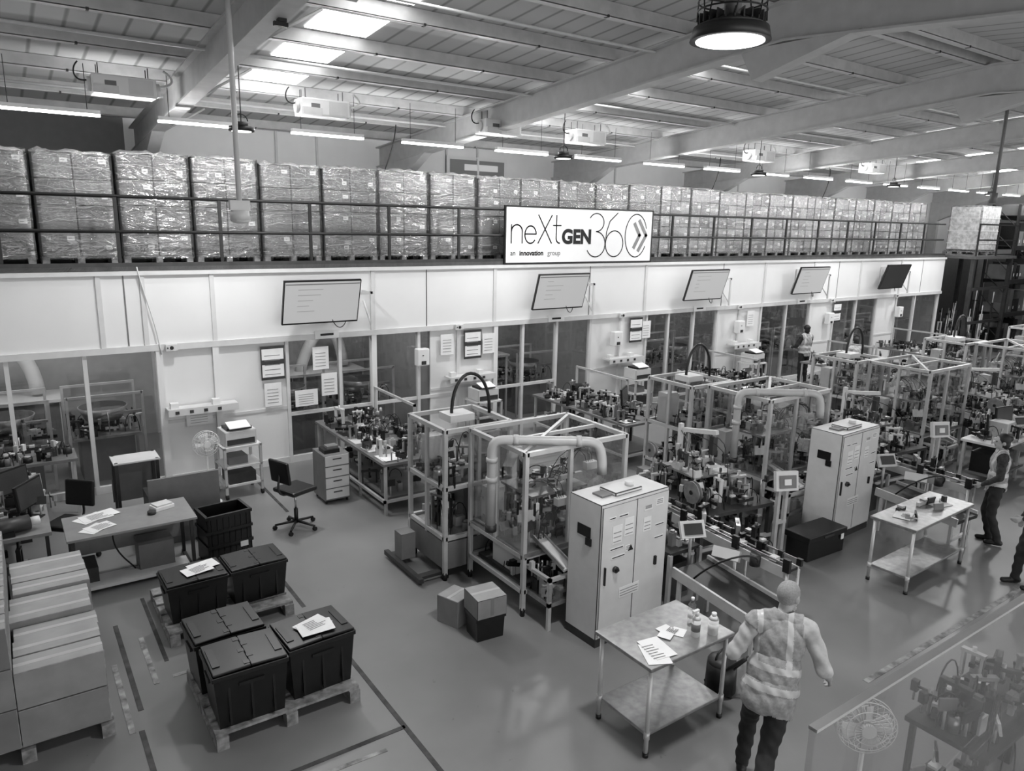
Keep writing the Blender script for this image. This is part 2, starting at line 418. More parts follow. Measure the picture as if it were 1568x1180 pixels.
text('an',SX+.03*SW,SZ+.14*SH,.15,sign); text('innovation',SX+.085*SW,SZ+.14*SH,.15,sign,.004); text('group',SX+.262*SW,SZ+.14*SH,.15,sign,0,mat=INKG)

# ------------------------------------------------------------------ wall TVs
def tv(seed,lit=True):
    m=M(); w,h=1.38,.80
    t=math.radians(-17)
    def tb(x0,x1,y0,y1,z0,z1,mat):
        c=Vector(((x0+x1)/2,(y0+y1)/2,(z0+z1)/2)); Rm=Matrix.Rotation(-t,3,'X')
        m.box(Rm@c,(x1-x0,y1-y0,z1-z0),mat,rot=(-t,0,0))
    tb(-w/2,w/2,0,.05,-h/2,h/2,BLACK)
    tb(-w/2+.02,w/2-.02,-.004,0,-h/2+.03,h/2-.02,SCRE if lit else SCRD)
    if lit:
        tb(-w/2+.03,w/2-.03,-.007,-.003,h/2-.07,h/2-.05,INKG)
        rd=random.Random(seed)
        for k in range(5): tb(-w/2+.25,-w/2+.25+rd.uniform(.1,.5),-.006,-.003,h/2-.16-k*.1,h/2-.154-k*.1,INKG)
    m.b(-.12,.12,.06,.30,-.12,.12,DSTEEL)
    m.b(-.04,.04,.2,.42,.0,.06,DSTEEL); m.b(-.15,.15,.39,.42,-.3,.3,LGREY)
    m.b(.92,.96,.02,.06,-.55,.15,LGREY); m.b(.92,.96,.02,.42,.11,.15,LGREY); m.cyl((.94,.04,-.5),(.94,.4,-.05),.018,LGREY,6); m.b(.6,.96,.03,.06,.10,.14,LGREY)
    m.tube(bez((.2,.1,-.3),(.3,.1,-.6),(.55,.2,-.5),(.6,.38,-.2)),.008,BLACK,6)
    return m.mesh('wall_television')
for i,(x,lit) in enumerate([(4.62,True),(9.95,True),(14.6,True),(19.0,True),(23.5,False)]):
    place(tv(i,lit),'wall_television',(x,YW-.48,2.97))

# ------------------------------------------------------------------ lights & hanging gear
m=M(); x=.2
while x<38:
    m.b(x,x+1.2,11.96,12.04,5.69,5.72,LED); m.b(x,x+1.2,11.95,12.05,5.72,5.77,WHITE)
    for dx in (.15,1.05): m.cyl((x+dx,12,5.77),(x+dx,12,zr(12)-.2),.005,DSTEEL,4)
    x+=1.93
m.obj('linear_led_lights')
def heater():
    m=M()
    m.b(-.45,.45,-.2,.2,-.13,.13,WHITE,bev=.02); m.b(.05,.4,-.206,-.2,-.1,.1,LGREY)
    m.b(-.28,-.12,-.206,-.2,-.05,.05,MGREY)
    m.b(-.45,-.1,-.26,-.2,-.13,-.02,LGREY)
    m.cyl((.45,0,0),(.52,0,0),.1,LGREY,16); m.cyl((-.5,0,0),(-.45,0,0),.1,LGREY,16)
    for a in (-.35,.35): m.cyl((a,-.1,.13),(a,-.1,.28),.008,DSTEEL,5); m.cyl((a,.1,.13),(a,.1,.28),.008,DSTEEL,5)
    m.tube(bez((.5,0,.05),(.8,0,.1),(.75,0,.2),(.6,0,.28)),.02,LGREY,6)
    m.tube(bez((-.5,0,.05),(-.7,0,.0),(-.7,0,.2),(-.6,0,.28)),.012,BLACK,6)
    return m.mesh('suspended_air_heater')
hm=heater()
for x in (1.66,4.42,7.7,9.75,15.1,20.0): place(hm,'suspended_air_heater',(x,11.6,6.05),sc=(.85,.9,.95))
def highbay(small):
    m=M()
    if not small:
        m.cyl((0,0,0),(0,0,.08),.26,DSTEEL,32,r2=.24); m.cyl((0,0,-.004),(0,0,.004),.22,LAMPE,32)
        m.cyl((0,0,.08),(0,0,.13),.24,DSTEEL,32,r2=.15)
        for k in range(24):
            a=k*math.pi/12; m.box((.17*math.cos(a),.17*math.sin(a),.13),(.09,.008,.06),DSTEEL,rot=(0,0,a))
        m.cyl((0,0,.13),(0,0,.42),.055,MGREY,20)
        for z in (.18,.24,.3,.36,.42,.48): m.tube([(p[0],p[1],z) for p in arc((0,0,0),.22,0,2*math.pi*.97,24,'xy')],.006,BLACK,6,closed=True)
        for k in range(8):
            a=k*math.pi/4; m.cyl((.22*math.cos(a),.22*math.sin(a),.12),(.22*math.cos(a+.35),.22*math.sin(a+.35),.50),.005,BLACK,5)
        m.cyl((0,0,.42),(0,0,1.2),.012,BLACK,6)
    else:
        m.cyl((0,0,0),(0,0,.06),.17,BLACK,24); m.cyl((0,0,-.004),(0,0,.0),.13,LAMPE,24); m.cyl((0,0,.06),(0,0,.12),.1,DSTEEL,16)
        m.cyl((0,0,.12),(0,0,1.05),.008,BLACK,5)
        m.tube(arc((0,0,.14),.09,0,math.pi,8),.008,BLACK,5)
    return m.mesh('high_bay_lamp')
hb=highbay(False); sb=highbay(True)
place(hb,'high_bay_lamp',(4.22,3.56,5.62),sc=(1.03,1.03,1.03))
for x in (3.0,8.7,14.3,20,25.7): place(sb,'pendant_lamp',(x,10.95,5.55))
for x in (19,25.5,32): place(sb,'pendant_lamp',(x,7,5.7))
m=M(); m.cyl((0,0,.06),(0,0,2.5),.027,LGREY,10); m.cyl((0,0,.0),(0,0,.1),.10,LGREY,20,r2=.09); m.sph((0,0,0),.10,LGREY,(1,1,.35)); m.b(-.1,.1,-.03,.03,.1,.2,LGREY)
m.obj('ceiling_drop_pole',(2.13,8.,4.36))
m=M(); m.cyl((0,0,0),(0,0,2.05),.03,MGREY,10); m.cyl((0,0,-.05),(0,0,.12),.06,MGREY,12); m.obj('ceiling_drop_pole',(14.2,6.,4.95))
m=M(); m.b(-.04,.04,-.04,.04,-.12,.08,BLACK); m.b(-.08,.06,-.02,.02,-.16,-.12,BLACK); m.cyl((0,0,.08),(0,0,.42),.01,BLACK,6)
m.obj('hanging_bracket',(2.55,7.7,6.38))

# ------------------------------------------------------------------ crates, cartons
def crate(w=.6,d=.5,h=.5):
    m=M()
    m.box((0,0,h*.46),(w,d,h*.92),CRATE,taper=.88)
    m.b(-w/2-.012,w/2+.012,-d/2-.012,d/2+.012,h*.84,h*.92,CRATE,bev=.006)
    for s in (-1,1):
        for k in (-.3,0,.3): m.box((k*w,s*(d/2-.012),h*.45),(.02,.02,h*.78),CRATE,rot=(s*.045,0,0))
        m.box((0,s*(d/2+.0),h*.70),(w*.34,.02,.03),CRATE); m.box((s*(w/2),0,h*.70),(.02,d*.34,.03),CRATE)
    for s in (-1,1):
        m.box((s*w*.25,0,h*.955),(w*.5-.004,d+.01,.022),CRATE,rot=(0,s*.03,0),bev=.005)
        m.b(s*w*.42-.03,s*w*.42+.03,-d*.3,d*.3,h*.965,h*.985,CRATE)
    for k in range(5): m.box(((k%2-.5)*.05,(-.4+.2*k)*d,h*.97),(.05,d*.1,.02),CRATE)
    return m.mesh('black_storage_crate')
ck=crate(.62,.5,.56); ck2=crate(.62,.46,.46)
def paper(name,loc,rz=0,w=.21,d=.3,n=1):
    m=M(); rd=random.Random(int(loc[0]*100))
    for i in range(n): m.box((rd.uniform(-.1,.1)*(n>1),rd.uniform(-.06,.06)*(n>1),.002+i*.003),(w,d,.002),PAPER,rot=(0,0,rd.uniform(-.3,.3)))
    for k in range(6): m.b(-w*.35,w*rd.uniform(0,.35),-d*.35+k*d*.12,-d*.35+k*d*.12+.008,.003*n+.002,.003*n+.003,INKG)
    return m.obj(name,loc,rz)
for nm,x0,y0,w,d in (('timber_pallet',1.1,5.76,1.28,1.18),('timber_pallet',1.08,7.62,1.3,1.2)):
    m=M(); pallet_geo(m,w,d); m.obj(nm,(x0,y0,0))
for x,y,z,r_ in ((1.43,6.06,.145,-.02),(2.07,6.13,.145,.05),(1.40,6.65,.145,.03)): place(ck,'black_storage_crate',(x,y,z),r_)
for x,y,z in ((1.42,8.05,.145),(2.08,8.08,.145)): place(ck2,'black_storage_crate',(x,y,z),.03)
paper('paper_sheets',(2.1,6.1,.145+.562),.2,.3,.21,3); paper('paper_sheets',(1.5,8.05,.145+.462),.4,.3,.2,2)
m=M()
for k in range(3):
    z=.02+k*.2; w=.56;d=.42;h=.27
    m.b(-w/2,w/2,-d/2,-d/2+.02,z,z+h,CRATE);m.b(-w/2,w/2,d/2-.02,d/2,z,z+h,CRATE);m.b(-w/2,-w/2+.02,-d/2,d/2,z,z+h,CRATE);m.b(w/2-.02,w/2,-d/2,d/2,z,z+h,CRATE)
    m.b(-w/2,w/2,-d/2,d/2,z,z+.02,CRATE); m.b(-w/2-.015,w/2+.015,-d/2-.015,-d/2,z+h-.04,z+h,CRATE);m.b(-w/2-.015,w/2+.015,d/2,d/2+.015,z+h-.04,z+h,CRATE)
    m.b(-w/2-.015,-w/2,-d/2,d/2,z+h-.04,z+h,CRATE);m.b(w/2,w/2+.015,-d/2,d/2,z+h-.04,z+h,CRATE)
    for j in range(-3,4): m.b(j*.075-.006,j*.075+.006,-d/2-.012,-d/2,z,z+h-.04,CRATE)
m.b(.12,.22,-.235,-.226,.2,.27,LABEL)
m.obj('stacked_open_crates',(2.1,9.5,0),.1)
m=M(); pallet_geo(m,1.25,2.2); 
rd=random.Random(3)
for r in range(8):
    y0=.02+r*.275; jx=rd.uniform(-.02,.02); jz=.03*(r>2)+.02*(r>4)
    for l in range(2):
        z0=.146+l*.335; top=z0+.325+((rd.uniform(-.015,.015)+jz) if l else 0)
        m.b(.60+jx,1.24+jx,y0,y0+.262,z0,top,CARD3 if l else CARD,bev=.005)
    m.b(.605+jx,1.235+jx,y0+.004,y0+.256,top,top+.002,CTOP); m.b(.603+jx,1.238+jx,y0+.105,y0+.155,top+.002,top+.004,TAPE)
    for l in range(3):
        z0=.146+l*.36
        m.b(0,.585,y0,y0+.265,z0,z0+.352,CARD if l%2 else CARD2,bev=.005)
    m.b(.005,.58,y0+.004,y0+.26,z0+.352,z0+.354,CTOP); m.b(.005,.58,y0+.11,y0+.155,z0+.354,z0+.356,TAPE)
m.obj('carton_pallet_stack',(-.82,6.47,0))

# ------------------------------------------------------------------ furniture
m=M()
m.b(0,1.4,0,.8,.72,.75,DESK,bev=.004)
for x in (.04,1.32):
    m.b(x,x+.04,.05,.09,0,.72,DSTEEL); m.b(x,x+.04,.7,.74,0,.72,DSTEEL); m.b(x,x+.04,.02,.78,.0,.03,DSTEEL)
m.b(.06,1.34,.72,.74,.25,.72,DESK); m.b(.1,1.3,.06,.4,.06,.10,LGREY)
m.b(.75,1.15,.25,.6,.0,.42,MGREY); m.b(.12,.3,.2,.6,.10,.28,DSTEEL)
m.tube(bez((.5,.3,.72),(.45,.3,.4),(.6,.25,.3),(.7,.3,.12)),.01,BLACK,5)
m.obj('office_desk',(.33,9.22,0))
paper('paper_sheets',(.72,9.5,.752),.5,.3,.21,2); paper('paper_sheets',(.72,9.85,.752),.3,.34,.24,3)
m=M(); m.b(-.12,.12,-.09,.09,0,.05,PAPER,bev=.006); m.b(-.1,.1,-.08,.08,.05,.07,LGREY); m.cyl((-.18,-.1,0),(-.18,-.1,.04),.05,DSTEEL,16); m.obj('paper_stack',(1.42,9.75,.75),.3)
def chair(seatz=.6,mat=BLACK):
    m=M()
    for k in range(5):
        a=k*2*math.pi/5+.3; e=Vector((.30*math.cos(a),.30*math.sin(a),.07))
        m.cyl((0,0,.11),e,.022,BLACK,8,r2=.016); m.cyl((e.x-.02,e.y,.03),(e.x+.02,e.y,.03),.03,RUBBER,12)
    m.cyl((0,0,.08),(0,0,.3),.03,BLACK,12); m.cyl((0,0,.25),(0,0,seatz-.05),.016,CHROME,10)
    m.b(-.1,.1,-.1,.1,seatz-.07,seatz-.03,DSTEEL)
    m.box((0,0,seatz),(.46,.44,.07),mat,bev=.03)
    m.tube(bez((0,-.1,seatz-.05),(0,-.34,seatz-.05),(0,-.3,seatz+.1),(0,-.25,seatz+.3)),.016,DSTEEL,6)
    m.box((0,-.25,seatz+.32),(.40,.05,.34),mat,rot=(.12,0,0),bev=.022)
    return m.mesh('swivel_chair')
place(chair(),'swivel_chair',(3.2,9.95,0),-1.2)
place(chair(.55),'swivel_chair',(.42,10.35,0),2.4)
def fan():
    m=M(); m.cyl((0,0,0),(0,0,.03),.18,WHITE,24); m.cyl((0,0,.03),(0,0,.8),.016,WHITE,10); m.b(-.03,.03,-.03,.03,.42,.52,WHITE)
    z=.98
    m.cyl((0,.02,z),(0,.16,z),.07,WHITE,16,r2=.05); m.cyl((0,0,.8),(0,.06,.95),.02,WHITE,8)
    for k in range(4):
        a=k*math.pi/2
        for j in range(4):
            b_=a+j*.2; m.box((.095*math.cos(b_),-.03+.008*j,z+.095*math.sin(b_)),(.15,.006,.05),WHITE,rot=(.25,-b_,0))
    m.cyl((0,-.08,z),(0,-.04,z),.05,WHITE,16)
    for r,y in ((.2,-.03),(.15,-.07),(.1,-.08),(.2,.03)):
        m.tube([(r*math.cos(t*math.pi/16),y,z+r*math.sin(t*math.pi/16)) for t in range(32)],.004,WHITE,5,closed=True)
    for t in range(24):
        a=t*math.pi/12; c,s_=math.cos(a),math.sin(a)
        m.tube([(.05*c,-.08,z+.05*s_),(.15*c,-.07,z+.15*s_),(.2*c,-.02,z+.2*s_),(.18*c,.05,z+.18*s_),(.06*c,.09,z+.06*s_)],.002,WHITE,4)
    return m.mesh('pedestal_fan')
fm=fan(); place(fm,'pedestal_fan',(2.37,11.55,0),.1)
def printer(m,x,y,z,s=1):
    m.b(x,x+.45*s,y,y+.38*s,z,z+.22*s,LGREY,bev=.015); m.b(x+.03,x+.42*s,y-.01,y+.02,z+.02,z+.1*s,DSTEEL); m.b(x+.05,x+.40*s,y+.05,y+.3*s,z+.22*s,z+.26*s,BLACK)
    m.box((x+.22*s,y+.1,z+.29*s),(.3*s,.22*s,.01),PAPER,rot=(.25,0,0))
def trolley():
    m=M()
    for x in (0,.56):
        for y in (0,.5): m.b(x,x+.04,y,y+.04,.08,.85,ALU); m.cyl((x,y+.02,.04),(x+.04,y+.02,.04),.04,RUBBER,12)
    for z in (.2,.5,.82): m.b(0,.6,0,.54,z,z+.03,LGREY)
    m.b(.08,.5,.05,.45,.23,.4,DSTEEL); m.b(.1,.4,.1,.4,.53,.66,MGREY); printer(m,.05,.06,.85,1.1)
    return m.mesh('printer_trolley')
tr=trolley()
place(tr,'printer_trolley',(2.62,11.55,0),.05)
for x in (7.65,12.0,16.3): place(tr,'printer_trolley',(x,12.1,0),0)
for i,x in enumerate((2.05,7.3,11.6,16.1)):
    m=M(); m.b(0,1.1,-.25,0,0,.03,LGREY); m.b(0,1.1,-.26,-.24,-.08,.03,LGREY)
    for q in range(4): m.b(.1+q*.22,.16+q*.22,-.27,-.25,-.05,0,DSTEEL)
    for q in (.05,.7): m.b(q,q+.12,-.2,-.08,.03,.12,WHITE)
    m.obj('wall_shelf',(x,YW-.06,1.28))
MT=[STEEL,ALU,DSTEEL,BLACK,BLACK,LGREY,MGREY,DSTEEL,ALU,STEEL]
def clutter(m,x0,x1,y0,y1,z,n,hmax,rd,mt=MT):
    for i in range(n):
        x=rd.uniform(x0,x1);y=rd.uniform(y0,y1);t=rd.random();A=rd.choice(mt);B_=rd.choice(mt)
        h=rd.uniform(.3,1)*hmax
        if t<.25:
            w=rd.uniform(.04,.14);d=rd.uniform(.04,.14);h*=.45
            m.b(x-w/2,x+w/2,y-d/2,y+d/2,z,z+h,A); m.b(x-w*.3,x+w*.3,y-d*.3,y+d*.3,z+h,z+h+.025,B_)
        elif t<.40:
            m.cyl((x,y,z),(x,y,z+h),.011,STEEL,6); zz=z+h*rd.uniform(.6,.95); a=rd.uniform(0,6.28); l=rd.uniform(.08,.18)
            ex,ey=x+l*math.cos(a),y+l*math.sin(a)
            m.cyl((x,y,zz),(ex,ey,zz),.012,A,6); m.box((ex,ey,zz),(.05,.05,.09),B_,rot=(0,0,a)); m.cyl((ex,ey,zz-.13),(ex,ey,zz),.01,STEEL,6)
        elif t<.56:
            a=rd.uniform(0,3.14); l=rd.uniform(.1,.22); c,s_=math.cos(a)*l/2,math.sin(a)*l/2
            for q in (-1,1): m.box((x+q*c,y+q*s_,z+h*.45),(.025,.05,h*.9),A,rot=(0,0,a))
            m.box((x,y,z+h*.9),(l+.04,.05,.03),A,rot=(0,0,a)); m.cyl((x,y,z+h*.55),(x,y,z+h*1.1),.018,B_,8); m.b(x-.02,x+.02,y-.02,y+.02,z+h*.4,z+h*.55,BLACK)
        elif t<.66:
            r=rd.uniform(.03,.08); m.cyl((x,y,z),(x,y,z+h*.35),r,A,14); m.cyl((x,y,z+h*.35),(x,y,z+h*.42),r*.6,B_,12)
        elif t<.80:
            a=rd.choice((0,1.57,rd.uniform(0,3.14))); l=rd.uniform(.15,.35); m.box((x,y,z+h*.4),(l,.045,.05),A,rot=(0,rd.choice((0,0,.3)),a)); m.b(x-.02,x+.02,y-.02,y+.02,z,z+h*.4,ALU); m.box((x,y,z+h*.4+.035),(.07,.07,.03),B_,rot=(0,0,a))
        elif t<.92:
            a=rd.uniform(0,6.28); l=rd.uniform(.15,.35); ex,ey=min(max(x+l*math.cos(a),x0),x1),min(max(y+l*math.sin(a),y0),y1)
            m.tube(bez((x,y,z),(x,y,z+h*1.3),(ex,ey,z+h*1.3),(ex,ey,z),8),.007,BLACK,5)
        else:
            m.box((x,y,z+h*.6),(.14,.02,.10),B_,rot=(rd.uniform(-.5,.2),0,rd.uniform(-.6,.6))); m.cyl((x,y+.01,z),(x,y+.01,z+h*.6),.012,ALU,6)
DMT=[DSTEEL,BLACK,BLACK,STEEL,MGREY,DSTEEL,ALU,BLACK,LGREY]
def monitor(m,x,y,z,a):
    m.box((x,y,z+.33),(.50,.03,.31),BLACK,rot=(-.1,0,a)); 
    n=Vector((math.sin(a),-math.cos(a),0))*.018
    m.box((x+n.x,y+n.y,z+.33),(.46,.012,.27),SCRD,rot=(-.1,0,a)); m.cyl((x-n.x,y-n.y,z),(x-n.x,y-n.y,z+.25),.02,BLACK,8); m.box((x,y,z+.01),(.24,.18,.015),BLACK,rot=(0,0,a))
def bench_cell(seed,mon=True):
    rd=random.Random(seed); m=M()
    m.b(0,1.2,0,2.9,.78,.82,MGREY)
    for x in (.03,1.13):
        for y in (.03,1.0,1.9,2.82): m.b(x,x+.04,y,y+.04,0,.78,ALU)
    m.b(0,1.2,0,.04,.2,.24,ALU); m.b(0,.04,0,2.9,.2,.24,ALU); m.b(.1,1.1,.1,2.8,.22,.25,MGREY)
    clutter(m,.1,1.1,.1,2.8,.25,26,.4,rd,DMT)
    for q in range(5):
        y=.15+q*.52; m.b(.06,.5,y,y+.32,.82,.826,rd.choice((PAPER,BLACK,LGREY,DSTEEL)))
    m.b(.08,.35,.1,.3,.83,.835,PAPER)
    clutter(m,.06,1.14,.1,2.8,.82,105,.30,rd,DMT)
    for y in (1.2,2.8): m.b(1.13,1.17,y,y+.04,.82,1.35,ALU)
    m.b(1.13,1.17,1.2,2.8,1.31,1.35,ALU)
    if mon: monitor(m,.62,.75,.84,.6); m.box((.3,.45,.85),(.4,.15,.02),BLACK,rot=(0,0,.6))
    return m.mesh('assembly_workbench')
bm_=[bench_cell(s,s!=11) for s in (11,12,13)]
place(bm_[0],'assembly_workbench',(4.45,9.65,0))
for i,(x,y) in enumerate(((9.15,9.4),(13.5,9.5),(18.0,9.3),(22.5,9.5))): place(bm_[1+i%2],'assembly_workbench',(x,y,0),sc=(1,.88,1) if x==18.0 else None)
rd=random.Random(91)
m=M(); m.b(0,1.15,0,2.4,.72,.76,DESK)
for x in (.03,1.08):
    for y in (.03,2.33): m.b(x,x+.04,y,y+.04,0,.72,DSTEEL)
monitor(m,.98,.55,.76,1.0); monitor(m,.80,1.15,.76,.7); m.cyl((.5,.1,.86),(.95,.2,.86),.09,DSTEEL,18); m.cyl((.95,.2,.86),(1.05,.22,.86),.05,LGREY,14); m.b(.6,.8,.05,.25,.76,.82,BLACK)
clutter(m,.1,1.1,.3,2.3,.76,55,.35,rd,DMT); clutter(m,.1,1.0,.2,2.2,0,14,.5,rd,DMT)
m.obj('computer_workbench',(-.94,9.6,0))
rd=random.Random(92)
m=M(); m.b(0,1.6,0,.6,.82,.86,MGREY)
for x in (.03,1.53):
    for y in (.03,.53): m.b(x,x+.04,y,y+.04,0,.82,ALU)
clutter(m,.1,1.5,.05,.55,.86,45,.35,rd,DMT); clutter(m,.1,1.5,.05,.55,0,12,.6,rd,DMT); m.obj('assembly_workbench',(-.9,12.15,0))
m=M(); m.b(0,.42,0,.5,.06,.80,MGREY,bev=.008)
for k in range(4): m.b(.02,.40,-.012,0,.09+k*.18,.25+k*.18,LGREY); m.b(.14,.28,-.022,-.012,.19+k*.18,.205+k*.18,DSTEEL)
for x in (.04,.38):
    for y in (.05,.45): m.cyl((x-.01,y,.03),(x+.01,y,.03),.03,RUBBER,10)
m.b(.05,.3,.1,.35,.8,.86,BLACK); m.b(.12,.3,.15,.3,.86,.9,STEEL)
m.obj('drawer_cabinet',(3.86,10.55,0))
m=M(); m.b(0,.6,0,.45,.98,1.0,LGREY); m.b(.02,.06,.02,.06,0,1.,DSTEEL); m.b(.54,.58,.02,.06,0,1,DSTEEL); m.b(.02,.06,.4,.44,0,1,DSTEEL); m.b(.54,.58,.4,.44,0,1,DSTEEL); m.b(0,.6,.43,.45,.3,1,MGREY)
m.obj('small_lectern_desk',(1.05,11.1,0)); 
m=M(); m.b(0,.9,0,.04,0,.95,MGREY); m.b(0,.9,.04,.5,.0,.7,DSTEEL); m.obj('storage_cupboard',(1.35,10.3,0))

def table(L,W,Hh,seed):
    m=M(); m.b(0,L,0,W,Hh-.035,Hh,STEEL,bev=.006); m.b(.05,L-.05,.05,W-.05,.19,.22,STEEL,bev=.005)
    for x in (.05,L-.05):
        for y in (.05,W-.05): m.cyl((x,y,.03),(x,y,Hh-.03),.02,ALU,12); m.cyl((x,y,0),(x,y,.04),.026,BLACK,10); m.cyl((x,y,.17),(x,y,.24),.026,ALU,10)
    return m.mesh('steel_work_table')
place(table(1.04,.70,.87,1),'steel_work_table',(4.04,3.70,0))
place(table(1.6,.58,.87,1),'steel_work_table',(8.8,3.98,0),.03)
paper('paper_sheets',(4.25,3.88,.872),-.2,.21,.3,2); paper('paper_sheets',(4.62,4.02,.872),.3,.14,.12,3)
m=M(); m.cyl((0,0,0),(0,0,.16),.04,LABEL,18); m.cyl((0,0,.16),(0,0,.19),.04,LABEL,18,r2=.018); m.cyl((0,0,.19),(0,0,.23),.018,WHITE,12); m.b(-.05,.02,-.012,.012,.22,.25,WHITE); m.cyl((0,0,.05),(0,0,.12),.0405,MGREY,18); m.obj('spray_bottle',(4.74,3.86,.87))
m=M(); m.cyl((0,0,0),(0,0,.14),.045,WHITE,18); m.cyl((0,0,.14),(0,0,.17),.045,WHITE,18,r2=.025); m.cyl((0,0,.17),(0,0,.20),.022,WHITE,12); m.cyl((0,0,.03),(0,0,.1),.0455,LABEL,18); m.obj('wipes_canister',(4.90,3.80,.87))
m=M(); m.cyl((0,0,0),(0,0,.2),.035,POLY,16); m.cyl((0,0,.2),(0,0,.25),.035,POLY,16,r2=.013); m.cyl((0,0,.25),(0,0,.275),.015,WHITE,10); m.cyl((0,0,.08),(0,0,.14),.0355,LABEL,16); m.obj('water_bottle',(4.84,4.0,.87))
m=M(); rd=random.Random(5); clutter(m,.1,1.4,.1,.45,0,9,.08,rd); m.box((.3,.3,.005),(.3,.2,.004),PAPER,rot=(0,0,.3)); m.box((1.1,.25,.005),(.28,.2,.004),PAPER,rot=(0,0,-.2)); m.obj('table_tools',(8.85,4.03,.872))
m=M(); m.cyl((0,0,.04),(0,0,.32),.15,BLACK,20,r2=.14); m.sph((0,0,.33),.14,DSTEEL,(1,1,.5)); m.tube(bez((0,-.12,.3),(.2,-.3,.6),(-.1,-.3,.5),(-.1,.1,.1)),.018,BLACK,8)
for a in range(4): m.cyl((.12*math.cos(a*1.57),.12*math.sin(a*1.57),0),(.12*math.cos(a*1.57),.12*math.sin(a*1.57),.05),.02,RUBBER,8)
m.tube(arc((0,0,.36),.1,0,math.pi,8),.012,BLACK,6); m.obj('vacuum_cleaner',(5.34,4.0,0))

# ------------------------------------------------------------------ machines
def post(m,x,y,z0,z1,s=.045,mat=ALU): m.b(x-s/2,x+s/2,y-s/2,y+s/2,z0,z1,mat)
def cage(m,x0,x1,y0,y1,z0,z1,levels,panels=True,s=.05):
    for x in (x0,x1):
        for y in (y0,y1):
            post(m,x,y,z0,z1,s)
            m.cyl((x,y,0),(x,y,z0+.02),.03,BLACK,8)
    for z in levels:
        for y in (y0,y1): m.b(x0,x1,y-s/2,y+s/2,z-s/2,z+s/2,ALU)
        for x in (x0,x1): m.b(x-s/2,x+s/2,y0,y1,z-s/2,z+s/2,ALU)
    if panels:
        a,b_=levels[-2],levels[-1]
        m.b(x0,x1,y0-.004,y0,a,b_,POLY); m.b(x0-.004,x0,y0,y1,a,b_,POLY); m.b(x1,x1+.004,y0,y1,a,b_,POLY)
        for (x,y) in ((x0+.12,y0-.03),(x1-.12,y0-.03)): m.b(x-.01,x+.01,y,y+.02,1.2,1.35,BLACK)
        m.b(x0-.03,x0-.01,y0+.1,y0+.12,1.2,1.35,BLACK)
